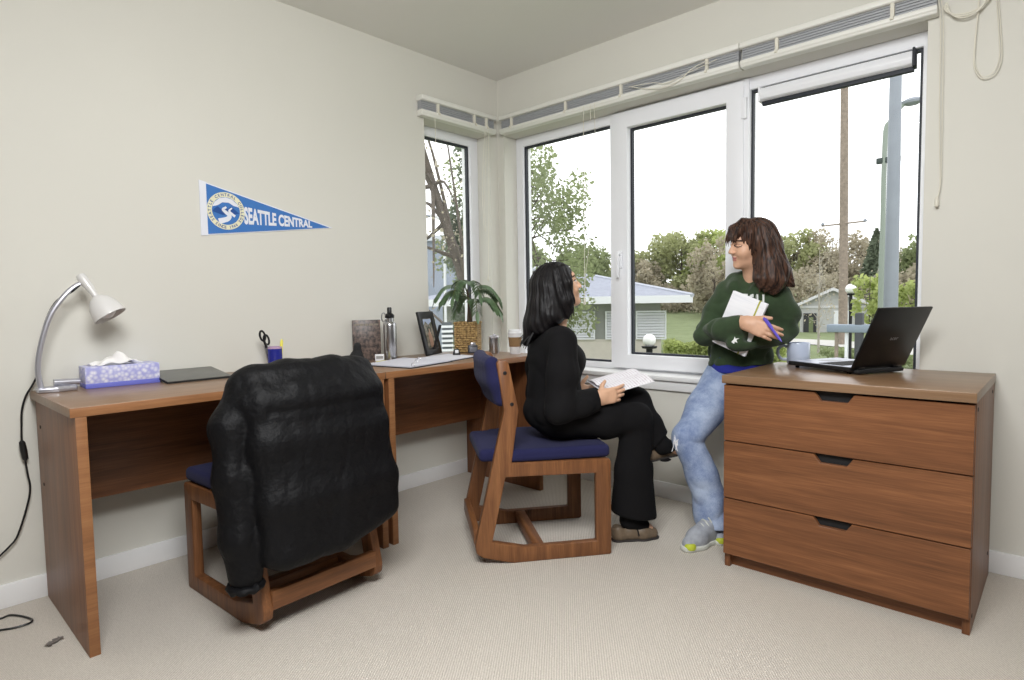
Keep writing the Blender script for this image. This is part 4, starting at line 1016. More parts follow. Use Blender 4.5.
# ------------------------------------------------------------------ desk lamp
lp = thing('desk_lamp', 'silver gooseneck desk lamp with a frosted bell shade on the end of the long desk', 'lamp', (.10, -2.35, DZ))
M['silver'] = plain('satin_silver', srgb(196, 196, 204), .3, metal=.7)
M['frost'] = plain('frosted_shade', srgb(220, 218, 216), .3, coat=.5)
def lq(y, z, x=.10): return (x - .10, y + 2.35, z - DZ)
b = MB()
b.prism([(-.035, -.028), (.02, -.036), (.075, -.020), (.078, -.010), (.03, .004), (.03, .012), (.070, .028), (.086, .028), (.088, .040), (.07, .048), (.0, .044), (-.035, .022)], .016, basis((0, 1, 0), (-1, 0, 0), (0, 0, 1), (.0, 0, 0.0)), .004); b.build('base', M['silver'], lp)
b = MB(); b.tube([(-.038, .02, .027), (-.038, .095, .024)], .012, 12); b.build('clamp_tube', M['silver'], lp)
arm = smooth_path([lq(-2.372, .752), lq(-2.378, .82), lq(-2.365, .903), lq(-2.335, 1.0), lq(-2.295, 1.065), lq(-2.262, 1.10), lq(-2.234, 1.117)], 6)
b = MB(); b.tube(arm, .0085, 10); b.build('arm', M['silver'], lp)
axv = Vector((.05, .066, -.135)).normalized()
hd0 = Vector(lq(-2.238, 1.135)); xx_ = axv.orthogonal().normalized(); Hm = basis(xx_, axv.cross(xx_), axv, hd0)
b = MB(); b.lathe([(.004, -.012), (.014, -.008), (.0165, .004), (.0155, .03), (.012, .055), (.010, .078), (.0105, .090)], 24, Hm); b.build('lamp_neck', M['frost'], lp)
b = MB(); b.lathe([(.0105, .080), (.020, .085), (.034, .098), (.045, .118), (.0515, .142), (.054, .164), (.0525, .164), (.0495, .142), (.043, .120), (.032, .101), (.018, .089)], 36, Hm, cap0=False, cap1=False); b.build('shade', M['frost'], lp)
b = MB(); b.lathe([(.010, .092), (.012, .10), (.024, .125), (.027, .142), (.022, .158), (.008, .166)], 20, Hm); b.build('bulb', M['white'], lp)
crd = [(.02, -2.30, 1.052), (.028, -2.335, .985), (.04, -2.358, .90), (.03, -2.368, .805), (.02, -2.381, .765), (.02, -2.403, .725), (.02, -2.416, .678), (.02, -2.42, .626), (.02, -2.422, .567), (.02, -2.417, .507), (.02, -2.412, .449), (.02, -2.408, .406), (.02, -2.417, .351), (.02, -2.45, .247), (.02, -2.478, .21), (.02, -2.52, .17), (.022, -2.57, .09), (.04, -2.60, .02), (.08, -2.57, .005), (.099, -2.52, .005), (.095, -2.494, .005), (.135, -2.468, .005), (.19, -2.45, .005), (.211, -2.464, .005), (.207, -2.504, .005), (.185, -2.545, .005), (.15, -2.62, .005)]
cl = [(p[0] - .10, p[1] + 2.35, p[2] - DZ) for p in crd]
b = MB(); b.tube(smooth_path([lq(-2.24, 1.112)] + [lq(-2.27, 1.083, .105)] + cl, 6), .0032, 8); co = b.build('cord', M['black'], lp)
b = MB(); b.lathe([(.004, -.036), (.009, -.030), (.0105, 0), (.009, .030), (.004, .036)], 14, basis((1, 0, 0), (0, 1, 0), (0, -.10, 1), (-.078, -.069, -.203))); b.build('switch', M['black'], co)

# ------------------------------------------------------------------ tissue box
tb = thing('tissue_box', 'lavender patterned tissue box with a white tissue standing out', 'box', (.075, -2.131, DZ), math.radians(-3))
def box_print():
    m, nt, b = new_mat('lavender_print'); L = nt.links; tc = nt.nodes.new('ShaderNodeTexCoord')
    v = nt.nodes.new('ShaderNodeTexVoronoi'); v.inputs['Scale'].default_value = 75; L.new(tc.outputs['Object'], v.inputs['Vector'])
    cr = nt.nodes.new('ShaderNodeValToRGB'); e = cr.color_ramp.elements; e[0].position = .10; e[0].color = srgb(236, 236, 246); e[1].position = .75; e[1].color = srgb(170, 172, 226)
    L.new(v.outputs['Distance'], cr.inputs[0]); L.new(cr.outputs[0], b.inputs['Base Color']); b.inputs['Roughness'].default_value = .5; return m
b = MB(); b.mat(0).box((-.058, -.117, .016), (.058, .117, .076), .0015); b.mat(1).box((-.0582, -.1172, 0), (.0582, .1172, .018), .0015); b.build('carton', [box_print(), plain('violet_band', srgb(110, 116, 205), .5)], tb)
b = MB(); b.lathe([(.001, .0765), (.030, .0768)], 28, basis((.8, 0, 0), (0, 2.2, 0), (0, 0, 1)), cap0=False, cap1=False); b.build('opening', plain('slot_film', srgb(205, 208, 225), .3), tb)
nx, ny = 15, 21; vs = []; fs = []
for i in range(nx):
    for j in range(ny):
        a = i / (nx - 1) * 2 - 1; c = j / (ny - 1) * 2 - 1; rad = math.hypot(a, c)
        hgt = .078 + .042 * max(0, 1 - abs(c * 1.05 - .1)) * (1 - .65 * abs(a)) + .006 * math.sin(5 * a + 3 * c) + .005 * math.sin(7 * c - 2 * a)
        vs.append((a * .034 * (1 - .25 * abs(c)) + .006 * math.sin(6 * c), c * .075 - .015 + .012 * a, max(hgt, .0775)))
for i in range(nx - 1):
    for j in range(ny - 1): fs.append((i * ny + j, i * ny + j + 1, (i + 1) * ny + j + 1, (i + 1) * ny + j))
b = MB(); b.add(vs, fs); o = b.build('tissue', plain('tissue', srgb(244, 242, 240), .9), tb); sm = o.modifiers.new('thick', 'SOLIDIFY'); sm.thickness = .0012

# ------------------------------------------------------------------ folder, pen cup
fo = thing('folder', 'thin charcoal folder lying beside the tissue box', 'folder'); 
fo.matrix_world = frame_from((.020, -2.02, .766), (.020, -1.80, .766), (.222, -2.06, .7425))
b = MB(); b.box((0, -.208, -.001), (.236, 0, .0015), .0006); b.build('back_cover', M['blackmatte'], fo)
b = MB(); b.box((.001, -.206, .002), (.233, -.002, .0055), .0006); b.build('sheets', plain('dark_edge_paper', srgb(70, 72, 74), .7), fo)
b = MB(); b.box((0, -.209, .0055), (.234, 0, .008), .001); b.build('front_cover', plain('charcoal_card', srgb(104, 104, 100), .38), fo)
M['bluecup'] = plain('blue_ceramic', srgb(38, 46, 140), .25)
pc = thing('pen_cup', 'blue cylindrical cup with a pinkish rim behind the black jacket', 'cup', (.10, -1.545, DZ))
b = MB(); b.lathe([(.029, 0), (.031, .003), (.031, .098)], 32, cap1=False); b.lathe([(.028, .098), (.027, .006)], 32, cap0=False); b.build('wall', M['bluecup'], pc)
b = MB(); b.lathe([(.0312, .095), (.0312, .104), (.0275, .104), (.0275, .095)], 32, cap0=False, cap1=False); b.build('rim', plain('pale_rim', srgb(190, 160, 190), .5), pc)
sc = thing('scissors', 'black-handled scissors standing in the blue cup', 'scissors', (.095, -1.558, DZ + .008))
Ms = R(math.radians(13), 'X')
b = MB(); b.box((-.004, -.009, 0), (-.001, .003, .105), .0005, Ms); b.build('blade', M['steel'], sc); b = MB(); b.box((.001, -.003, 0), (.004, .009, .105), .0005, Ms); b.build('blade', M['steel'], sc)
for q, zc, yo in ((1, .150, -.004), (-1, .128, .010)):
    b = MB(); b.tube([(q * .002, yo + .011 * math.cos(k / 20 * 2 * PI), zc + .022 * math.sin(k / 20 * 2 * PI)) for k in range(20)], .0045, 8, closed=True, M=Ms); b.tube([(q * .002, 0, .095), (q * .002, yo * .8, zc - .02)], .0055, 8, M=Ms); b.build('handle', M['black'], sc)
hl = thing('highlighter', 'yellow highlighter tip showing above the rim of the blue cup', 'marker', (.112, -1.530, DZ + .007))
b = MB(); b.lathe([(.006, 0), (.007, .004), (.007, .085), (.0055, .09)], 14, R(math.radians(-6), 'X')); b.build('barrel', plain('yellow_plastic', srgb(226, 214, 70), .4), hl)
b = MB(); b.lathe([(.0066, .088), (.0066, .118), (.003, .128), (.001, .129)], 14, R(math.radians(-6), 'X')); b.build('cap', plain('yellow_cap', srgb(236, 226, 90), .4), hl)

# ------------------------------------------------------------------ far desk
def cover_mat():
    m, nt, b = new_mat('mottled_brown_cover'); L = nt.links; tc = nt.nodes.new('ShaderNodeTexCoord')
    n = nt.nodes.new('ShaderNodeTexNoise'); n.inputs['Scale'].default_value = 62; n.inputs['Detail'].default_value = 5; L.new(tc.outputs['Object'], n.inputs['Vector'])
    cr = nt.nodes.new('ShaderNodeValToRGB'); e = cr.color_ramp.elements; e[0].position = .38; e[0].color = srgb(50, 42, 40); e[1].position = .68; e[1].color = srgb(128, 108, 98)
    L.new(n.outputs['Fac'], cr.inputs[0]); L.new(cr.outputs[0], b.inputs['Base Color']); b.inputs['Roughness'].default_value = .4; return m
bk = thing('book', 'dark mottled brown book standing upright against the wall beside the steel bottle', 'book'); a_ = Vector((.040, -1.112, DZ)); b_ = Vector((.110, -.995, DZ))
ex = (b_ - a_).normalized(); bk.matrix_world = basis(ex, Vector((0, 0, 1)).cross(ex), (0, 0, 1), a_) @ R(math.radians(-4), 'X')
b = MB(); b.box((0, 0, 0), (.138, .002, .205), .0006); b.box((0, .024, 0), (.138, .026, .205), .0006); b.box((0, 0, 0), (.002, .026, .205), .0006); cv = b.build('cover', cover_mat(), bk)
b = MB(); b.box((.002, .002, .003), (.134, .024, .202)); b.build('page_block', M['paper'], bk, smooth=False)
b = MB()
for k, (x_, w_) in enumerate(((.012, .020), (.037, .020), (.062, .016), (.082, .022), (.108, .018))): b.box((x_, -.0006, .176), (x_ + w_, .0002, .186))
b.build('title_band', plain('dull_gold_print', srgb(128, 118, 104), .5), cv, smooth=False)
lm = thing('dark_pouch', 'small black crumpled lump in front of the left edge of the brown book', 'pouch', (.125, -1.145, DZ))
F = Field((-.06, -.06, -.01), (.06, .06, .13), .003); F.ell((0, 0, .03), (.030, .034, .032), k=0).ell((0, .004, .075), (.021, .020, .026), k=.02).ell((0, -.02, .02), (.02, .025, .02), k=.02)
g_ = wob(210, 5); F.warp(lambda x, y, z: .003 * ridge(g_)(x, y, z)); F.cut((0, 0, .0005), (0, 0, -1), 0); V, Q = F.surface(); mesh_np('lump', relax(V, Q, 1), Q, M['blackmatte'], lm)
cd = thing('card_box', 'small white printed card box in front of the brown book', 'box', (.150, -1.032, DZ), math.radians(-30))
b = MB(); b.box((-.010, -.022, 0), (.010, .022, .034), .001); b.build('carton', M['paper'], cd)
b = MB(); b.box((.0098, -.017, .012), (.0106, .017, .026)); b.build('print_patch', plain('grey_print', srgb(150, 148, 148), .6), cd, smooth=False)
sn = thing('sticky_notes', 'small pad of yellow sticky notes in front of the steel bottle', 'notepad', (.225, -1.045, DZ), math.radians(20))
b = MB(); b.box((-.036, -.032, 0), (.036, .032, .006), .0006); b.build('pad', plain('sticky_yellow', srgb(226, 222, 120), .7), sn)
bt = thing('steel_bottle', 'tall brushed steel drinking bottle with a black cap on the far desk', 'bottle', (.150, -.965, DZ))
b = MB(); b.lathe([(.031, 0), (.0325, .004), (.0325, .175), (.0315, .183), (.027, .190), (.021, .194), (.020, .222)], 40); b.build('body', M['steel'], bt)
b = MB(); b.lathe([(.0225, .212), (.0235, .216), (.0235, .226), (.019, .232), (.012, .236), (.0115, .262), (.009, .266)], 28); b.build('cap', M['black'], bt)
b = MB(); b.tube([(0 - .004, -.033 + .013 * math.cos(k / 18 * 2 * PI), .217 + .022 * math.sin(k / 18 * 2 * PI)) for k in range(18)], .0028, 8, closed=True); b.build('carry_loop', M['steel'], bt)
# open binder
ob = thing('ring_binder', 'open dark binder with loose white pages spread on the far desk', 'binder', (.36, -.95, DZ))
def quad_slab(b, P, z0, z1):
    vs = [(p[0] - .36, p[1] + .95, z0) for p in P] + [(p[0] - .36, p[1] + .95, z1) for p in P]
    b.add(vs, [(0, 1, 2, 3), (4, 5, 6, 7), (0, 1, 5, 4), (1, 2, 6, 5), (2, 3, 7, 6), (3, 0, 4, 7)])
b = MB(); quad_slab(b, [(.285, -1.215), (.578, -1.168), (.50, -.86), (.17, -.90)], 0, .004); quad_slab(b, [(.575, -1.160), (.415, -.615), (.19, -.60), (.24, -.90)], 0, .0035); b.build('cover', M['blackmatte'], ob, smooth=False)
b = MB(); quad_slab(b, [(.290, -1.205), (.565, -1.160), (.49, -.865), (.175, -.905)], .004, .009); b.build('page_block', plain('pale_page', srgb(212, 212, 222), .7), ob, smooth=False)
b = MB(); quad_slab(b, [(.560, -1.150), (.405, -.62), (.195, -.61), (.25, -.895)], .0035, .0075); b.build('page_block', plain('page_white', srgb(222, 222, 230), .7), ob, smooth=False)
for k in range(3):
    b = MB(); p = Vector((.55 - .105 * k - .36, -1.135 + .10 * k + .95, .010)); b.tube([(p.x + .012 * math.cos(j / 14 * 2 * PI), p.y, p.z + .012 * math.sin(j / 14 * 2 * PI)) for j in range(14)], .0015, 6, closed=True); b.build('ring', M['steel'], ob)
# photo frame
fr = thing('photo_frame', 'black framed portrait photograph leaning back on the far desk', 'picture frame'); a_ = Vector((.192, -.765, DZ)); b_ = Vector((.118, -.600, DZ)); ex = (b_ - a_).normalized()
fr.matrix_world = basis(ex, Vector((0, 0, 1)).cross(ex), (0, 0, 1), a_) @ R(math.radians(-13), 'X')
b = MB(); b.frame([(0, .006), (.180, .006), (.180, .244), (0, .244)], [(.036, .044), (.144, .044), (.144, .206), (.036, .206)], .016, basis((1, 0, 0), (0, 0, 1), (0, -1, 0), (0, .008, 0)), .004); b.build('moulding', M['black'], fr)
def photo_mat():
    m, nt, b = new_mat('portrait_photo'); L = nt.links; tc = nt.nodes.new('ShaderNodeTexCoord')
    n = nt.nodes.new('ShaderNodeTexNoise'); n.inputs['Scale'].default_value = 42; n.inputs['Detail'].default_value = 4; L.new(tc.outputs['Object'], n.inputs['Vector'])
    cr = nt.nodes.new('ShaderNodeValToRGB'); e = cr.color_ramp.elements; e[0].position = .36; e[0].color = srgb(70, 78, 62); e[1].position = .66; e[1].color = srgb(160, 150, 138)
    L.new(n.outputs['Fac'], cr.inputs[0]); L.new(cr.outputs[0], b.inputs['Base Color']); b.inputs['Roughness'].default_value = .2; return m
b = MB(); b.box((.034, -.0005, .042), (.146, .002, .208)); ph = b.build('photograph', photo_mat(), fr, smooth=False)
b = MB(); b.prism([(.04, .165), (.07, .192), (.10, .172), (.14, .188), (.14, .203), (.04, .203)], .0008, basis((1, 0, 0), (0, 0, 1), (0, -1, 0), (0, -.0003, 0))); b.build('photo_sky', plain('photo_sky', srgb(176, 190, 214), .3), ph, smooth=False)
b = MB(); b.prism([(.078, .05), (.112, .05), (.116, .105), (.108, .128), (.100, .132), (.099, .150), (.091, .150), (.090, .132), (.080, .126), (.074, .10)], .0012, basis((1, 0, 0), (0, 0, 1), (0, -1, 0), (0, -.0003, 0))); b.build('photo_figure', plain('photo_figure', srgb(176, 140, 120), .3), ph, smooth=False)
b = MB(); b.box((.075, .01, .02), (.105, .014, .17), .001, R(math.radians(30), 'X') @ T(0, .0, 0)); b.build('easel_back', M['blackmatte'], fr)
# gadgets
gd = thing('small_clock', 'small black and white gadget beside the open binder', 'gadget', (.285, -.640, DZ), math.radians(-35))
b = MB(); b.prism([(-.018, 0), (.018, 0), (.020, .012), (.012, .040), (-.012, .040), (-.020, .012)], .022, basis((0, 1, 0), (0, 0, 1), (1, 0, 0), (-.011, 0, 0)), .003); b.build('case', M['black'], gd)
b = MB(); b.box((.0105, -.009, .018), (.0125, .009, .034), .0008); b.build('face', M['white'], gd); b = MB(); b.box((-.008, -.022, 0.0), (.022, .022, .006), .002); b.build('foot', plain('grey_plastic', srgb(150, 152, 156), .4), gd)
gd = thing('small_camera', 'dark grey boxy gadget with silver top in front of the wicker planter', 'gadget', (.215, -.455, DZ), math.radians(-35))
b = MB(); b.box((-.016, -.027, 0), (.016, .027, .046), .006); b.build('case', plain('dark_grey_plastic', srgb(64, 66, 74), .4), gd)
b = MB(); b.box((-.010, -.013, .044), (.012, .015, .060), .003); b.build('top_block', M['silver'], gd); b = MB(); b.box((.0155, -.020, .008), (.0175, .020, .034), .002); b.build('front_plate', plain('mid_grey_plastic', srgb(120, 122, 132), .35), gd)
# planter
wick = None
def wicker():
    m, nt, b = new_mat('woven_wicker'); L = nt.links; tc = nt.nodes.new('ShaderNodeTexCoord')
    n = nt.nodes.new('ShaderNodeTexNoise'); n.inputs['Scale'].default_value = 90; n.inputs['Detail'].default_value = 2; L.new(tc.outputs['Object'], n.inputs['Vector'])
    cr = nt.nodes.new('ShaderNodeValToRGB'); e = cr.color_ramp.elements; e[0].position = .35; e[0].color = srgb(112, 84, 44); e[1].position = .65; e[1].color = srgb(206, 172, 112)
    L.new(n.outputs['Fac'], cr.inputs[0]); L.new(cr.outputs[0], b.inputs['Base Color']); b.inputs['Roughness'].default_value = .6; return m
wick = wicker()
pp = thing('potted_plant', 'green leafy potted plant in a square wicker planter before the narrow window', 'plant', (.115, -.395, DZ), math.radians(35))
b = MB(); b.box((-.060, -.060, 0), (.060, .060, .165), .004)
for side in range(4):
    Mq = R(side * PI / 2, 'Z')
    for k in range(13):
        z = .008 + k * .0125
        pts = [(.062 + .0028 * math.sin(j * PI + k * PI), -.066 + .0132 * j, z) for j in range(11)]
        b.tube(smooth_path(pts, 2), .0052, 6, M=Mq)
    for j in range(10): b.tube([(.0615, -.0594 + .0132 * j, 0.002), (.0615, -.0594 + .0132 * j, .166)], .0024, 5, M=Mq)
b.tube([(.066, -.066, .168), (.066, .066, .168), (-.066, .066, .168), (-.066, -.066, .168)], .006, 6, closed=True); b.build('basket', wick, pp)
b = MB(); b.box((-.055, -.055, .150), (.055, .055, .166), .006); b.build('soil', plain('potting_soil', srgb(40, 32, 26), .95, bump=.8, bscale=120), pp)
b = MB()
stems = [((0, .01, .16), (.004, .014, .27), (-.004, .02, .36)), ((.02, -.012, .16), (.026, -.014, .24), (.034, -.02, .30))]
M['cane'] = plain('plant_cane', srgb(74, 58, 44), .8, bump=.6, bscale=140)
for s_ in stems:
    b = MB(); b.tube(smooth_path(s_, 5), [.009 - .0004 * i for i in range(11)], 8); b.build('stem', M['cane'], pp)
pass
M['leaf'] = plain('houseplant_leaf', srgb(92, 116, 82), .45, var=.3, vscale=40)
M['leaf_stem'] = plain('leaf_stem', srgb(96, 112, 66), .6)
def leaf_mesh(b, o, d, up, L_, w_):
    d = d.normalized(); s_ = d.cross(up).normalized(); u_ = s_.cross(d); n = 7; vs = []; fs = []
    for i in range(n):
        t = i / (n - 1); wd = w_ * math.sin(PI * (t * .92 + .04)) ** .8 * (1 if i < n - 1 else 0.05); c = o + d * (L_ * t) - Vector((0, 0, 1)) * (L_ * .35 * t * t)
        vs += [c - s_ * wd + u_ * .15 * wd, c - u_ * .12 * wd, c + s_ * wd + u_ * .15 * wd]
    for i in range(n - 1):
        k = i * 3; fs += [(k, k + 1, k + 4, k + 3), (k + 1, k + 2, k + 5, k + 4)]
    b.add(vs, fs)
fronds = [(0, -2.75, .18, .0), (0, -1.9, .15, .02), (0, 2.9, .16, -.02), (0, .2, .18, .0), (0, .75, .21, -.02), (1, -.35, .17, .0), (1, 1.0, .20, -.03), (0, 2.2, .14, .02), (1, -1.2, .14, .0), (0, -.9, .15, .0), (0, 3.6, .15, -.04), (1, 2.6, .13, .0)]
for si, ang_, ln, rise in fronds:
    o_ = Vector(stems[si][2]) - Vector((0, 0, random.uniform(0, .05))); di = Vector((math.cos(ang_), math.sin(ang_), 0))
    path = smooth_path([o_, o_ + di * ln * .35 + Vector((0, 0, .05 + rise)), o_ + di * ln * .72 + Vector((0, 0, .045 + rise * .8)), o_ + di * ln + Vector((0, 0, -.015 + rise * .3))], 5)
    b = MB(); b.tube(path, [.0022] * len(path), 5); fr_ = b.build('frond', M['leaf_stem'], pp)
    b = MB()
    for i in range(4, len(path)):
        tt = (path[i] - path[i - 1]).normalized(); sd = tt.cross(Vector((0, 0, 1))).normalized()
        for q in (1, -1): leaf_mesh(b, path[i], tt * .55 + sd * q + Vector((0, 0, -.25)), Vector((0, 0, 1)), .058 * (1 - .3 * i / len(path)), .0085)
    leaf_mesh(b, path[-1], tt + Vector((0, 0, -.3)), Vector((0, 0, 1)), .06, .012)
    b.build('leaflets', M['leaf'], fr_)
# tumbler, paper cup
tu = thing('steel_tumbler', 'small shiny steel tumbler between the planter and the paper cup', 'tumbler', (.335, -.405, DZ))
b = MB(); b.lathe([(.026, 0), (.028, .004), (.028, .088)], 32, cap1=False); b.build('body', M['steel'], tu); b = MB(); b.lathe([(.0285, .086), (.0290, .094), (.022, .100), (.008, .102), (.007, .108), (.003, .109)], 28); b.build('lid', plain('pale_lid', srgb(206, 204, 208), .25, metal=.5), tu)
cf = thing('paper_cup', 'white paper coffee cup with a brown sleeve on the corner of the far desk', 'cup', (.452, -.362, DZ))
b = MB(); b.lathe([(.0275, 0), (.0285, .002), (.0375, .112)], 36); b.build('cup_wall', M['white'], cf); b = MB(); b.lathe([(.0322, .040), (.0370, .092)], 36, cap0=False, cap1=False); b.lathe([(.0316, .040), (.0322, .040)], 36, cap0=False, cap1=False); b.build('sleeve', plain('kraft_sleeve', srgb(142, 112, 78), .85, var=.1, vscale=120), cf)
b = MB(); b.lathe([(.0395, .109), (.0402, .114), (.0388, .118), (.036, .120), (.0345, .131), (.031, .132), (.030, .127)], 36); b.build('lid', M['white'], cf)
# scrap on the carpet
sp = thing('paper_scrap', 'tiny crumpled grey scrap on the carpet beside the desk end', 'scrap', (.405, -2.43, 0), .6)
b = MB(); n_ = 9; vs = []; fs = []
for i in range(n_):
    for j in range(4): vs.append((.007 * (j - 1.5) + .004 * math.sin(i * 2.1), -.026 + .0065 * i, .002 + .006 * abs(math.sin(i * 1.7 + j * 2.3))))
for i in range(n_ - 1):
    for j in range(3): fs.append((i * 4 + j, i * 4 + j + 1, i * 4 + j + 5, i * 4 + j + 4))
b.add(vs, fs); tag(sp, sp['label'], sp['category']); o = b.build('crumpled_film', plain('grey_film', srgb(112, 106, 102), .4), sp)

# ------------------------------------------------------------------ on the dresser
hx, hy = Vector((-.885, .466, 0)).normalized(), Vector((-.466, -.885, 0)).normalized()   # towards the front edge of the laptop, towards the camera side
lt = thing('laptop', 'open black laptop on the dresser, seen from behind its lid', 'laptop'); LWD, LDP = .262, .295
H1 = Vector((2.087, -.349, dH)); lt.matrix_world = basis(hx, -hy if False else Vector((.466, .885, 0)).normalized() , (0, 0, 1), H1)
lt.matrix_world = basis(hx, Vector((0, 0, 1)).cross(hx), (0, 0, 1), H1)
ys = -1 if (Vector((0, 0, 1)).cross(hx)).dot(Vector((.416, .909, 0))) < 0 else 1
def yb(a, c): return (min(ys * a, ys * c), max(ys * a, ys * c))
y_a, y_b = yb(0, LWD)
b = MB(); b.box((0, y_a, .010), (LDP, y_b, .027), .004); base_o = b.build('base', M['black'], lt)
ya2, yb2 = yb(.004, LWD - .004)
b = MB(); b.box((.004, ya2, .0268), (LDP - .004, yb2, .0284), .0008); b.build('deck', plain('silver_deck', srgb(188, 192, 206), .35, metal=.3), lt)
b = MB()
for r_ in range(6):
    for c_ in range(13):
        q0, q1 = yb(.014 + c_ * .0184, .014 + c_ * .0184 + .016); b.box((.045 + r_ * .0185, q0, .028), (.045 + r_ * .0185 + .016, q1, .0302), .0012)
b.build('keyboard', M['blackmatte'], lt)
q0, q1 = yb(.095, .165); b = MB(); b.box((.180, q0, .0282), (.235, q1, .0288)); b.build('touchpad', plain('touchpad_grey', srgb(150, 152, 160), .4), lt, smooth=False)
q0, q1 = yb(.02, LWD - .02); b = MB(); b.box((-.022, q0, .004), (.05, q1, .018), .004); b.build('battery', M['blackmatte'], lt)
for px_ in (.02, LDP - .03):
    for py_ in (.02, LWD - .03):
        q0, q1 = yb(py_, py_ + .012); b = MB(); b.box((px_, q0, 0), (px_ + .012, q1, .011), .002); b.build('rubber_foot', M['blackmatte'], lt)
th = math.radians(64.8); Lm = T(-.002, 0, .027) @ basis((-math.cos(th), 0, math.sin(th)), (0, 1, 0), (-math.sin(th), 0, -math.cos(th)))
q0, q1 = yb(0, LWD)
b = MB(); b.box((0, q0, 0), (.242, q1, .009), .0035, Lm); lid_o = b.build('screen_lid', plain('black_lid', srgb(18, 18, 20), .32, spec=.4), lt)
q0, q1 = yb(.012, LWD - .012); b = MB(); b.box((.018, q0, -.0012), (.230, q1, .0006), 0, Lm); b.build('screen', plain('dark_screen', srgb(20, 22, 28), .12), lt, smooth=False)
for py_ in (.03, LWD - .06):
    q0, q1 = yb(py_, py_ + .03); b = MB(); b.box((-.012, q0, .018), (.008, q1, .034), .004); b.build('hinge', M['black'], lt)
V, Fc = glyphs('acer', .012); V = (V - V.mean(0)) * .022
vs = [Lm @ Vector((.118 + p[1], ys * (.135) + (-p[0] if ys > 0 else p[0]) * -1, .0095)) for p in V]
flat_letters('logo', vs, Fc, plain('logo_silver', srgb(150, 152, 156), .3, metal=.4), lid_o)
mg = thing('mug', 'pale blue-white ceramic mug beside the laptop', 'mug', (1.822, -.070, dH), 0)
M['mug'] = plain('mug_glaze', srgb(196, 206, 226), .2, coat=.6)
b = MB(); b.lathe([(.040, 0), (.0440, .004), (.0455, .010), (.0455, .090), (.0445, .0925), (.0425, .091), (.042, .012), (.03, .008)], 40); b.build('mug_body', M['mug'], mg)
dv = Vector((-.93, -.36, 0)).normalized(); b = MB(); b.tube(smooth_path([dv * .044 + Vector((0, 0, .074)), dv * .060 + Vector((0, 0, .080)), dv * .078 + Vector((0, 0, .066)), dv * .080 + Vector((0, 0, .042)), dv * .066 + Vector((0, 0, .022)), dv * .044 + Vector((0, 0, .020))], 5), .0065, 10); b.build('handle', M['mug'], mg)

# ------------------------------------------------------------------ print on the sweatshirt
from mathutils.bvhtree import BVHTree
sw_o = [o for o in bpy.data.objects if o.name.startswith('sweatshirt')][0]; bpy.context.view_layer.update(); per = sw_o.parent; off = Vector(per.location)
bv = BVHTree.FromPolygons([v.co[:] for v in sw_o.data.vertices], [p.vertices[:] for p in sw_o.data.polygons])
def stick(name, V, Fc, mat, lift=.0015):
    """drape flat letters (x, z world) on the front of the sweatshirt"""
    b = MB(); bm = bmesh.new(); vv = [bm.verts.new((p[0], 0, p[1])) for p in V]
    for f_ in Fc:
        try: bm.faces.new([vv[i] for i in f_])
        except ValueError: pass
    bmesh.ops.subdivide_edges(bm, edges=[e for e in bm.edges if e.calc_length() > .006], cuts=1, use_grid_fill=False)
    bmesh.ops.triangulate(bm, faces=bm.faces[:])
    for v in bm.verts:
        h = bv.ray_cast(Vector((v.co.x - off.x, -1.2 - off.y, v.co.z)), Vector((0, 1, 0)))
        v.co = (h[0] + Vector((0, -lift, 0))) if h[0] else Vector((v.co.x - off.x, .02, v.co.z))
    b.bm(bm); return b.build(name, mat, sw_o, smooth=False)
M['print_white'] = plain('white_ink', srgb(226, 228, 226), .8)
V, Fc = glyphs('TECH', .03); w_ = V[:, 0].max() - V[:, 0].min(); h_ = V[:, 1].max() - V[:, 1].min()
c0 = V[:, 0].min(); y0 = V[:, 1].min(); xs = 1.630 + (V[:, 0] - c0) / w_ * .116; zs = .978 + (V[:, 1] - y0) / h_ * .066 - .06 * (xs - 1.61)
stick('chest_lettering', np.stack([xs, zs], 1), Fc, M['print_white'])
P = [(-.5, -.25), (-.05, -.5), (.0, -.22), (.35, -.35), (.18, .05), (.5, .25), (.05, .2), (-.12, .48), (-.18, .1)]
stick('sleeve_logo', [(1.672 + p[0] * .026, .852 + p[1] * .030) for p in P], [tuple(range(len(P)))], M['print_white'])
# ================================================================== outside
M['grass'] = plain('lawn_grass', srgb(122, 132, 98), .95, var=.12, vscale=1.5, spec=.1)
M['paving'] = plain('pale_concrete', srgb(186, 184, 178), .9, var=.06, vscale=3)
def leafm(name, c, var=.25):
    m = plain(name, c, .75, var=var, vscale=1.2, spec=.1); nt = m.node_tree; b = nt.nodes['Principled BSDF']; o = nt.nodes['Material Output']
    t = nt.nodes.new('ShaderNodeBsdfTranslucent'); x = nt.nodes.new('ShaderNodeMixShader'); x.inputs[0].default_value = .5
    nt.links.new(b.inputs['Base Color'].links[0].from_socket, t.inputs['Color']); nt.links.new(b.outputs[0], x.inputs[1]); nt.links.new(t.outputs[0], x.inputs[2]); nt.links.new(x.outputs[0], o.inputs['Surface']); return m
M['lf_olive'] = leafm('leaf_olive', srgb(172, 176, 132)); M['lf_spring'] = leafm('leaf_spring_green', srgb(180, 190, 126)); M['lf_dull'] = leafm('leaf_dull_brown', srgb(182, 174, 154)); M['lf_dark'] = leafm('leaf_conifer', srgb(120, 130, 110)); M['lf_mid'] = leafm('leaf_mid', srgb(150, 160, 120))  # foliage base colours paled to stand in for distance haze
M['bark'] = plain('bark_grey', srgb(96, 88, 80), .95, var=.2, vscale=12, bump=.5, bscale=30); M['bark_pale'] = plain('bark_pale', srgb(166, 160, 150), .9, var=.2, vscale=10)
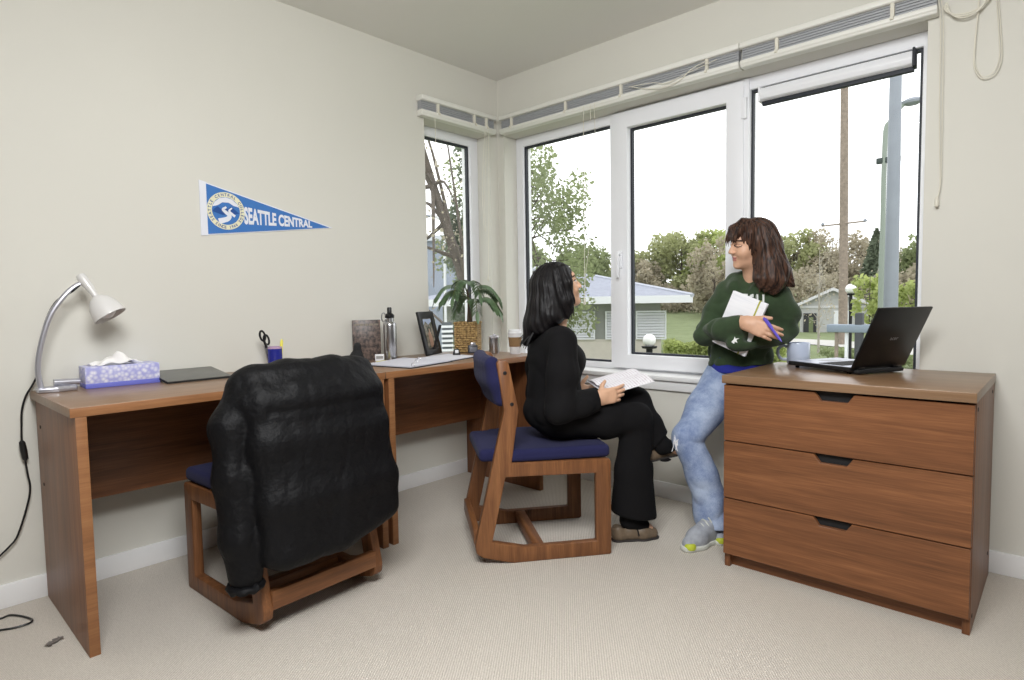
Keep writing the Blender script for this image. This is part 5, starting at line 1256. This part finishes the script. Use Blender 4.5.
# ground: flat near the house, rising to a bank behind the lawn
prof = [(-1, -1.32), (6, -1.30), (16, -1.22), (30, -1.02), (36, -.90), (46, .0), (56, .75), (80, 3.0), (130, 5)]
def gz(y):
    for (a, za), (b_, zb) in zip(prof, prof[1:]):
        if y <= b_: return za + (zb - za) * max(0, (y - a)) / (b_ - a)
    return prof[-1][1]
vs = []; fs = []; XS = [-90, -60, -40, -25, -15, -8, -2, 4, 12, 30]
for y, z in prof:
    for x in XS: vs.append((x, y, z))
nX = len(XS)
for i in range(len(prof) - 1):
    for j in range(nX - 1):
        if XS[j] < -.22 <= XS[j + 1] and False: continue
        fs.append((i * nX + j, i * nX + j + 1, (i + 1) * nX + j + 1, (i + 1) * nX + j))
b = MB(); b.add(vs, fs); gr = b.build('ground_lawn', M['grass'], smooth=False); struct(gr)
b = MB(); b.box((-90, -40, -1.6), (-.3, -1.0, -1.32)); struct(b.build('ground_side', M['grass'], smooth=False))
b = MB(); pth = [(-8.5, 26.5), (-5.5, 25.6), (-3.2, 24.2), (-1.2, 22.5), (1.5, 20.0), (3.4, 21.6), (.5, 24.4), (-2.4, 26.6), (-5.2, 28.2), (-8.2, 28.8)]
b.add([(p[0], p[1], gz(p[1]) + .03) for p in pth], [tuple(range(10))]); struct(b.build('path', M['paving'], smooth=False))

def leaf_quads(P, size, rng, up=.0):
    n = len(P); a = rng.normal(size=(n, 3)); a /= np.linalg.norm(a, axis=1)[:, None]; c = np.cross(a, rng.normal(size=(n, 3))); c /= np.linalg.norm(c, axis=1)[:, None]
    s = size * rng.uniform(.6, 1.3, (n, 1)); a = a * s; c = c * s * .6
    V = np.stack([P - a, P + c, P + a, P - c], 1).reshape(-1, 3); F = np.arange(4 * n).reshape(n, 4); return V, F
def crown_points(c, r, n, rng, clumps=40, tight=.28):
    d = rng.normal(size=(clumps, 3)); d /= np.linalg.norm(d, axis=1)[:, None]; q = np.array(c) + d * np.array(r) * rng.uniform(.35, .95, (clumps, 1)) ** .6
    k = rng.integers(0, clumps, n); e = rng.normal(size=(n, 3)); e /= np.linalg.norm(e, axis=1)[:, None]
    return q[k] + e * np.array(r) * tight * rng.uniform(.1, 1, (n, 1)) ** .5, q
def tree(name, label, base, h, r, leaf, n, size, seed, trunk=.12, lean=(0, 0), group=None, cz=.54, rz=.48, bark='bark', clumps=40, tight=.28, twigs=14):
    rng = np.random.default_rng(seed); x, y = base; z = gz(y) - .05
    t = thing(name, label, 'tree', (x, y, z), 0, group)
    c = (lean[0], lean[1], h * cz); P, Q = crown_points(c, (r, r, h * rz), n, rng, clumps, tight)
    b = MB(); top = Vector((lean[0] * 1.1, lean[1] * 1.1, h * .93)); tp = smooth_path([(0, 0, 0), (lean[0] * .25, lean[1] * .25, h * .3), (lean[0] * .7, lean[1] * .7, h * .62), top], 4)
    b.tube(tp, [trunk * (1 - .85 * i / (len(tp) - 1)) for i in range(len(tp))], 8)
    for k in range(min(twigs, len(Q))):
        f_ = rng.uniform(.30, .85); o_ = tp[int(f_ * (len(tp) - 1))]; e_ = Vector(Q[k]); m_ = (o_ + e_) / 2 + Vector((0, 0, .08 * h * rng.uniform(-.3, 1)))
        b.tube(smooth_path([o_, m_, e_], 3), [trunk * .30, trunk * .24, trunk * .2, trunk * .15, trunk * .12, trunk * .09, trunk * .05], 5)
    b.build('trunk', M[bark], t)
    if n: V, F = leaf_quads(P, size, rng); mesh_np('foliage', V, F, M[leaf], t, smooth=False)
    return t
# bank of trees behind the lawn
tree('deciduous_tree', 'olive green tree on the bank directly behind the hut roof', (-28.5, 48), 5.6, 3.2, 'lf_olive', 5200, .20, 1)
tree('deciduous_tree', 'tallest pale green tree behind the lawn, right above the hut eave', (-24.6, 50.5), 7.0, 3.6, 'lf_olive', 7600, .20, 2)
tree('deciduous_tree', 'yellow-green tree behind the lawn beside the shoulder of the woman in green', (-21.6, 51.5), 6.9, 3.2, 'lf_spring', 6000, .20, 3)
tree('deciduous_tree', 'brownish budding tree behind the lawn, lower than its neighbours, over the hut roof', (-26.8, 46), 4.6, 2.4, 'lf_dull', 4000, .18, 4)
tree('deciduous_tree', 'pale blossoming tree close behind the elbow of the woman in green', (-17.5, 42), 5.8, 2.0, 'lf_dull', 3200, .16, 5)
tree('deciduous_tree', 'tall dull olive tree above the left end of the gabled house', (-15.6, 54), 6.2, 3.0, 'lf_olive', 5200, .20, 6)
tree('deciduous_tree', 'broad brownish tree above the peak of the gabled house', (-12.6, 54.5), 5.9, 3.2, 'lf_dull', 5200, .18, 7)
tree('deciduous_tree', 'thin-leaved tree behind the utility pole', (-9.8, 52), 5.6, 2.6, 'lf_dull', 3200, .16, 8)
tree('deciduous_tree', 'low olive tree behind the wide grey pole', (-4.6, 50), 5.2, 3.0, 'lf_mid', 4200, .20, 9)
tree('deciduous_tree', 'olive tree at the right edge of the large pane, far behind the poles', (-1.6, 49), 6.2, 2.6, 'lf_olive', 4200, .20, 10)
tree('deciduous_tree', 'green tree far behind the seated woman, above the hut roof', (-31.5, 44), 6.2, 3.2, 'lf_mid', 5200, .20, 16)
tree('deciduous_tree', 'dark green tree filling the gap beside the window handle, above the hut', (-33.8, 39), 6.6, 3.0, 'lf_mid', 5200, .20, 17)
tree('bare_tree', 'whitish bare birch before the gabled house', (-4.45, 22.3), 4.4, .8, 'lf_dull', 260, .05, 11, .05, bark='bark_pale', clumps=26, twigs=26)
tree('bare_tree', 'bare thin tree between utility pole and conifer', (-4.4, 32), 5.2, .9, 'lf_dull', 260, .06, 12, .06, bark='bark_pale', clumps=26, twigs=26)
# conifer: tiers of drooping needles
cn = thing('conifer', 'dark green pointed conifer beside the thin pole', 'tree', (-7.45, 45.8, gz(45.8))); rng_ = np.random.default_rng(31); P = []
for k in range(4200):
    t = rng_.uniform(0, 1) ** .7; rr_ = 1.9 * (1 - (1 - t)) if False else 1.9 * t; a = rng_.uniform(0, 2 * PI); q = rng_.uniform(.2, 1) ** .5
    P.append((rr_ * q * math.cos(a), rr_ * q * math.sin(a), 5.6 * (1 - t) + .3 - .25 * q + .2 * math.sin(9 * t)))
b = MB(); b.tube([(0, 0, -.1), (0, 0, 5.6)], [.16, .02], 8); b.build('trunk', M['bark'], cn); V, F = leaf_quads(np.array(P), .17, rng_); mesh_np('foliage', V, F, M['lf_dark'], cn, smooth=False)
tree('young_tree', 'bright green young tree left of the wide grey pole', (-1.55, 16.8), 3.1, .62, 'lf_spring', 900, .085, 13, .03, cz=.70, rz=.26, clumps=26)
tree('young_tree', 'bright green young tree right of the wide grey pole', (-.55, 17.4), 3.0, .55, 'lf_spring', 800, .085, 14, .03, cz=.68, rz=.26, clumps=26)
tree('young_tree', 'slender light green sapling at the back of the woman in green', (-3.6, 15.6), 2.5, .28, 'lf_spring', 420, .06, 15, .02, cz=.66, rz=.34, clumps=20)
# trees close to the corner of the building
tree('leafy_tree', 'large green tree filling the left pane of the window wall', (-7.1, 7.3), 6.6, 1.85, 'lf_mid', 13000, .052, 21, .11, lean=(.55, .35), cz=.55, rz=.44, clumps=70, tight=.20, twigs=60)
tree('leafy_tree', 'mossy green tree at the right edge of the narrow left-wall window', (-4.55, 4.15), 5.6, .50, 'lf_dark', 5200, .042, 22, .05, cz=.52, rz=.42, clumps=34, tight=.26, twigs=30)
tree('leaning_tree', 'dark leaning bare trunk crossing the top of the narrow left-wall window', (-3.55, 3.72), 6.6, .9, 'lf_dull', 500, .03, 23, .13, lean=(-.95, -1.0), clumps=30, twigs=16, cz=.6, rz=.3)
# hedges
def hedge(label, x0, y0, x1, y1, h, w_, n, seed, size=.05, leaf='lf_mid'):
    rng = np.random.default_rng(seed); t = thing('hedge', label, 'hedge', (x0, y0, gz(y0))); L_ = math.hypot(x1 - x0, y1 - y0); ux, uy = (x1 - x0) / L_, (y1 - y0) / L_
    s = rng.uniform(0, L_, n); q = rng.uniform(-1, 1, n) * w_; z = h * rng.uniform(.05, 1, n) ** .6 + .06 * np.sin(s * 7)
    P = np.stack([ux * s - uy * q, uy * s + ux * q, z], 1); V, F = leaf_quads(P, size, rng); mesh_np('foliage', V, F, M[leaf], t, smooth=False)
    b = MB()
    for k in range(int(L_ / .35)): b.tube([(ux * k * .35, uy * k * .35, -.05), (ux * k * .35 + .05, uy * k * .35, h * .8)], [.02, .006], 5)
    b.build('stems', M['bark'], t); return t
hedge('clipped green hedge at the foot of the lawn beside the hut', -6.45, 13.9, -3.4, 15.4, .98, .34, 6500, 41, .06, 'lf_spring')
hedge('low ground-cover shrubs along the pale path', -3.6, 20.4, -.8, 18.4, .38, .45, 2200, 42, .06, 'lf_mid')
ug = []; rg2 = np.random.default_rng(77)
n_ = 15000; xx = rg2.uniform(-36, 2, n_); yy_ = rg2.uniform(44, 50, n_); hh = (2.3 + .7 * np.sin(xx * .9) + .4 * np.sin(xx * 2.3)) * rg2.uniform(0, 1, n_) ** .7
V, F = leaf_quads(np.stack([xx, yy_, np.array([gz(v) for v in yy_]) + hh], 1), .20, rg2); ug = mesh_np('undergrowth', V, F, M['lf_dull'], None, smooth=False); tag(ug, 'tangled pale undergrowth along the bank beneath the far trees', 'undergrowth', kind='stuff')
# ---- hut with louvres
u_ = Vector((-.86, -.51, 0)).normalized(); v_ = Vector((-.51, .86, 0)).normalized(); EO = Vector((-6.13, 15.18, 0))
ht = thing('louvred_hut', 'low pale outbuilding with louvred walls and grey hip roof outside the left panes', 'building'); ht.matrix_world = basis(u_, -v_, (0, 0, 1), EO) if False else basis(u_, v_, u_.cross(v_), EO)
zs_ = 1 if u_.cross(v_).z > 0 else -1
def hz(z): return z * zs_
def hbox(b, x0, x1, y0, y1, z0, z1, bev=0): b.box((x0, y0, min(hz(z0), hz(z1))), (x1, y1, max(hz(z0), hz(z1))), bev)
LH, DHT, OV = 9.6, 7.0, .95
M['hutwall'] = plain('hut_block', srgb(200, 194, 184), .9, var=.05, vscale=4); M['hutband'] = plain('hut_grey_board', srgb(148, 150, 146), .85); M['shingle'] = plain('grey_shingle', srgb(150, 154, 166), .9, var=.08, vscale=6); M['whitepaint'] = plain('white_paint', srgb(226, 228, 232), .6)
b = MB(); hbox(b, OV, LH - OV, OV, DHT - OV, -1.35, -.30); b.build('block_wall', M['hutwall'], ht, smooth=False)
b = MB(); hbox(b, OV + .02, LH - OV - .02, OV + .02, DHT - OV - .02, -.30, .95); b.build('upper_wall', M['hutband'], ht, smooth=False)
b = MB(); b.frame([(0, 0), (LH, 0), (LH, DHT), (0, DHT)], [(.06, .06), (LH - .06, .06), (LH - .06, DHT - .06), (.06, DHT - .06)], .24, T(0, 0, hz(.92) if zs_ > 0 else hz(1.16))); b.build('fascia', M['whitepaint'], ht, smooth=False)
b = MB(); hbox(b, .05, LH - .05, .05, DHT - .05, .94, 1.02); b.build('soffit', M['whitepaint'], ht, smooth=False)
rz_ = [(0, 0, hz(1.15)), (LH, 0, hz(1.15)), (LH, DHT, hz(1.15)), (0, DHT, hz(1.15)), (DHT / 2, DHT / 2, hz(2.0)), (LH - DHT / 2, DHT / 2, hz(2.0))]
b = MB(); b.add(rz_, [(0, 1, 5, 4), (1, 2, 5), (2, 3, 4, 5), (3, 0, 4), (0, 1, 2, 3)]); b.build('roof', M['shingle'], ht, smooth=False)
b = MB(); b.tube([rz_[0], rz_[4]], .07, 6); b.tube([rz_[4], rz_[5]], .07, 6); b.build('ridge_cap', plain('ridge_pale', srgb(176, 180, 190), .8), ht)
for k, (x0, x1) in enumerate(((.78, 1.78), (1.90, 2.80), (3.15, 4.30), (4.45, 5.60))):
    b = MB(); b.frame([(x0, hz(-.30)), (x1, hz(-.30)), (x1, hz(.66)), (x0, hz(.66))], [(x0 + .05, hz(-.25)), (x1 - .05, hz(-.25)), (x1 - .05, hz(.61)), (x0 + .05, hz(.61))], .08, basis((1, 0, 0), (0, 0, 1), (0, 1, 0), (0, OV - .10, 0))); fr_ = b.build('louvre_frame', M['whitepaint'], ht, smooth=False)
    b = MB()
    for j in range(9):
        z0 = -.22 + j * .092; b.add([(x0 + .05, OV - .09, hz(z0)), (x1 - .05, OV - .09, hz(z0)), (x1 - .05, OV - .02, hz(z0 + .075)), (x0 + .05, OV - .02, hz(z0 + .075)), (x0 + .05, OV - .085, hz(z0 - .008)), (x1 - .05, OV - .085, hz(z0 - .008)), (x1 - .05, OV - .015, hz(z0 + .067)), (x0 + .05, OV - .015, hz(z0 + .067))], [(0, 1, 2, 3), (4, 5, 6, 7), (0, 1, 5, 4), (2, 3, 7, 6)])
    b.build('louvres', M['whitepaint'], fr_, smooth=False)
b = MB(); hbox(b, 5.2, 7.0, 2.4, 3.4, 1.3, 2.25); b.build('vent_turret', M['hutband'], ht, smooth=False)
b = MB()
for j in range(5): hbox(b, 5.15, 7.05, 2.30, 2.42, 1.62 + j * .14, 1.70 + j * .14)
hbox(b, 5.0, 7.2, 2.15, 3.6, 2.25, 2.32); b.build('turret_slats', M['whitepaint'], ht, smooth=False)
# ---- globe lamps
def globe(label, x, y, zt, r, post):
    t = thing('globe_lamp', label, 'lamp post', (x, y, gz(y))); h = zt - gz(y)
    b = MB(); b.lathe([(post * 1.6, -.05), (post * 1.5, .10), (post, .16), (post, h - r * 2.3), (post * 2.2, h - r * 2.2), (post * 2.4, h - r * 1.9)], 14); b.build('post', M['blackmatte'], t)
    b = MB(); b.lathe([(r * math.sin(PI * k / 14) + .001, h - r - r * math.cos(PI * k / 14)) for k in range(15)], 20); b.build('globe', plain('globe_white', srgb(238, 238, 238), .3), t); return t
globe('white globe lamp on a black post in front of the gabled house', -2.47, 18.6, 1.42, .16, .05)
globe('white globe lamp on a stout dark post beside the louvred hut', -5.38, 11.18, .14, .17, .085)
# ---- handrail by the hut
hr_ = thing('handrail', 'thin black metal handrail post with a slanted top beside the hut', 'railing', (-5.62, 10.7, gz(10.7)))
b = MB(); b.tube([(0, 0, -.05), (0, 0, 1.28)], .025, 8); b.build('post', M['blackmatte'], hr_); b = MB(); b.tube([(0, 0, 1.27), (-.36, -.22, 1.42)], .02, 8); b.tube([(0, 0, .95), (-.36, -.22, 1.02)], .012, 8); b.tube([(0, 0, .65), (-.36, -.22, .72)], .012, 8); b.build('rail', M['blackmatte'], hr_)
# ---- poles
M['polewood'] = plain('weathered_pole', srgb(142, 130, 118), .95, var=.2, vscale=9, bump=.6, bscale=24); M['polesteel'] = plain('galvanised_pole', srgb(140, 146, 154), .5, metal=.3, var=.05, vscale=3)
up = thing('utility_pole', 'brown wooden utility pole before the trees', 'pole', (-4.60, 26.3, gz(26.3)))
b = MB(); b.tube([(0, 0, -.2), (-.05, 0, 6), (-.12, -.02, 13.0)], [.185, .165, .14], 12); b.build('shaft', M['polewood'], up)
b = MB(); b.tube([(-.9, -.12, 5.2), (.85, -.12, 5.25)], .035, 6); b.build('crossarm', M['polewood'], up)
for q in (-.85, .80):
    b = MB(); b.lathe([(.05, 0), (.075, .04), (.05, .10), (.02, .14)], 10, T(q, -.12, 5.22)); b.build('insulator', M['polesteel'], up)
sp_ = thing('steel_pole', 'wide grey steel pole rising behind the laptop lid', 'pole', (.07, 10.97, gz(11)))
b = MB(); b.lathe([(.26, 0), (.26, .02), (.135, .04), (.13, 1.0), (.112, 4.9), (.09, 8.5)], 20); b.build('shaft', M['polesteel'], sp_); b = MB(); b.lathe([(.27, -.02), (.27, .03)], 20); b.build('base_plate', M['polesteel'], sp_)
sl_ = thing('street_light', 'thin street light pole with a curved arm and a small dark sign bracket', 'street light', (-.68, 13.88, gz(13.9)))
b = MB(); b.tube(smooth_path([(0, 0, 0), (0, 0, 3.2), (.01, 0, 5.9), (.10, .02, 6.35), (.38, .10, 6.72)], 5), [.07] * 6 + [.055] * 6 + [.045] * 5 + [.04] * 4, 10); b.build('pole', plain('green_grey_pole', srgb(140, 150, 140), .5), sl_)
b = MB(); b.lathe([(.05, 0), (.12, .06), (.13, .11), (.06, .17)], 14, basis((1.9, .4, .1), (-.2, .9, 0), (0, 0, 1), (.52, .14, 6.64))); b.build('lantern', M['polesteel'], sl_)
b = MB(); b.box((-.16, -.05, 5.38), (.34, .03, 5.52), .02); b.build('sign_bracket', plain('dark_green_sign', srgb(54, 66, 62), .5), sl_)
# ---- gabled house
gw = Vector((2.14, .46, 0)).normalized(); gn = Vector((-gw.y, gw.x, 0)); gh = thing('gabled_house', 'pale grey gabled house with a dark doorway beyond the path', 'house'); gh.matrix_world = basis(gw, gn, (0, 0, 1), (-8.62, 33.5, 0))
z0, ze, zp, Wd, Dp_ = -1.05, .62, 1.42, 3.3, 6
M['housewall'] = plain('pale_grey_siding', srgb(178, 178, 176), .9, var=.05, vscale=5); M['housetrim'] = plain('house_trim', srgb(206, 206, 208), .8)
b = MB(); b.prism([(0, z0), (Wd, z0), (Wd, ze), (Wd / 2, zp - .06), (0, ze)], Dp_, basis((1, 0, 0), (0, 0, 1), (0, 1, 0))); b.build('wall', M['housewall'], gh, smooth=False)
for q, (xa, xb) in enumerate(((-.25, Wd / 2), (Wd + .25, Wd / 2))):
    za = ze - .12; b = MB(); b.add([(xa, -.3, za), (xb, -.3, zp), (xb, Dp_ + .3, zp), (xa, Dp_ + .3, za), (xa, -.3, za + .09), (xb, -.3, zp + .09), (xb, Dp_ + .3, zp + .09), (xa, Dp_ + .3, za + .09)], [(0, 1, 2, 3), (4, 5, 6, 7), (0, 1, 5, 4), (2, 3, 7, 6), (0, 3, 7, 4), (1, 2, 6, 5)]); b.build('roof_slope', M['housetrim'] if False else plain('house_roof', srgb(150, 150, 156), .9), gh, smooth=False)
    b = MB(); b.add([(xa, -.33, za - .05), (xb, -.33, zp - .05), (xb, -.33, zp + .12), (xa, -.33, za + .12), (xa, -.29, za - .05), (xb, -.29, zp - .05), (xb, -.29, zp + .12), (xa, -.29, za + .12)], [(0, 1, 2, 3), (4, 5, 6, 7), (0, 1, 5, 4), (3, 2, 6, 7)]); b.build('bargeboard', M['housetrim'], gh, smooth=False)
b = MB(); b.box((-.02, -.06, .42), (Wd + .02, 0, .54)); b.build('trim_band', M['housetrim'], gh, smooth=False)
b = MB(); b.frame([(.18, z0), (.84, z0), (.84, .12), (.18, .12)], [(.24, z0 + .001), (.78, z0 + .001), (.78, .06), (.24, .06)], .06, basis((1, 0, 0), (0, 0, 1), (0, -1, 0))); b.box((.24, -.02, z0), (.78, -.005, .06)); b.build('doorway', plain('dark_doorway', srgb(52, 52, 54), .7), gh, smooth=False)
b = MB(); b.box((.46, -.03, z0), (.68, -.018, -.1)); b.build('door_light', plain('door_green', srgb(110, 120, 84), .7), gh, smooth=False)
b = MB(); b.box((1.70, -.05, -.85), (2.42, 0, .26), .01); b.build('window', plain('white_window', srgb(222, 224, 226), .4), gh, smooth=False)
# ---- terrace rail outside the right pane
tr = thing('terrace_rail', 'broad blue-grey rail on posts outside behind the laptop', 'railing', (-.15, 8.88, gz(8.9)))
gzz = -gz(8.9)
b = MB(); b.box((-.34, -.09, gzz + .40), (.62, .09, gzz + .54), .02); b.build('top_rail', plain('blue_grey_paint', srgb(134, 146, 160), .6), tr)
b = MB(); b.box((.10, -.08, -.02), (.22, .06, gzz + .74), .02); b.build('newel_post', plain('dark_grey_post', srgb(68, 70, 74), .7), tr)
for q in (-.22, -.06, .36):
    b = MB(); b.box((q, -.03, -.02), (q + .05, .03, gzz + .41), .004); b.build('baluster', M['whitepaint'] if q != -.22 else M['polewood'], tr)
# ---- seen through the narrow window
st_ = thing('street_light', 'slim white street light seen through the narrow left-wall window', 'street light', (-6.39, 5.09, gz(5.1)))
b = MB(); b.tube(smooth_path([(0, 0, 0), (0, 0, 2.4), (.01, .005, 3.75), (-.05, -.05, 3.97), (-.20, -.17, 4.05)], 5), .026, 8); b.build('pole', M['whitepaint'], st_); b = MB(); b.lathe([(.015, 0), (.07, .015), (.06, .05), (.015, .06)], 12, T(-.25, -.21, 4.0)); b.build('lantern', M['polesteel'], st_)
gb = thing('added_grey_building', 'low blue-grey building added in place of a reflection in the narrow left-wall window', 'building', (-26, 14.5, gz(14.5))); gb.rotation_euler = (0, 0, math.radians(40))  # block added to stand in for the blue-grey reflection in the pane
b = MB(); b.box((-7, -3, -.1), (7, 3, 5.2)); b.build('wall', plain('blue_grey_wall', srgb(150, 158, 172), .8), gb, smooth=False); b = MB(); b.box((-7.3, -3.3, 5.2), (7.3, 3.3, 5.45)); b.build('roof', plain('flat_roof', srgb(196, 200, 206), .8), gb, smooth=False)
for k in range(4):
    b = MB(); b.box((-3.4 + k * 1.9, -3.05, .9), (-2.2 + k * 1.9, -2.98, 2.2)); b.build('window', plain('dark_pane', srgb(90, 100, 112), .2), gb, smooth=False)
vb = thing('louvred_vent', 'white slatted vent box outside behind the photo frame', 'vent', (-4.12, 3.14, 0)); vb.rotation_euler = (0, 0, math.radians(50))
b = MB(); b.box((-.07, 0, -1.32), (.07, .14, .74)); b.build('housing', plain('vent_dark', srgb(80, 86, 90), .6), vb, smooth=False)
b = MB()
for j in range(14): b.box((-.085, -.03, -.25 + j * .07), (.085, .0, -.215 + j * .07))
b.build('slats', M['whitepaint'], vb, smooth=False)
# ================================================================== light
def area(name, loc, target, size, power, col=(1, 1, 1), sy=None):
    l = bpy.data.lights.new(name, 'AREA'); l.energy = power; l.color = col; l.size = size
    if sy: l.shape = 'RECTANGLE'; l.size_y = sy
    o = bpy.data.objects.new(name, l); COL.objects.link(o); o.location = loc
    o.rotation_euler = (Vector(target) - Vector(loc)).to_track_quat('-Z', 'Y').to_euler(); return o
area('bounced_flash', (2.25, -2.42, 2.33), (1.40, -1.25, .30), 1.15, 119, (.985, .995, 1))
w = bpy.data.worlds.new('overcast_sky'); SC.world = w; w.use_nodes = True
w.node_tree.nodes['Background'].inputs[0].default_value = (.97, .985, 1.0, 1); w.node_tree.nodes['Background'].inputs[1].default_value = 2.0

SC.view_settings.view_transform = 'Standard'; SC.view_settings.look = 'None'; SC.view_settings.gamma = 1; SC.view_settings.exposure = 0
SC.view_settings.use_curve_mapping = False
SC.cycles.use_denoising = True
SC.cycles.max_bounces = 8; SC.cycles.transparent_max_bounces = 16
bpy.context.view_layer.update()
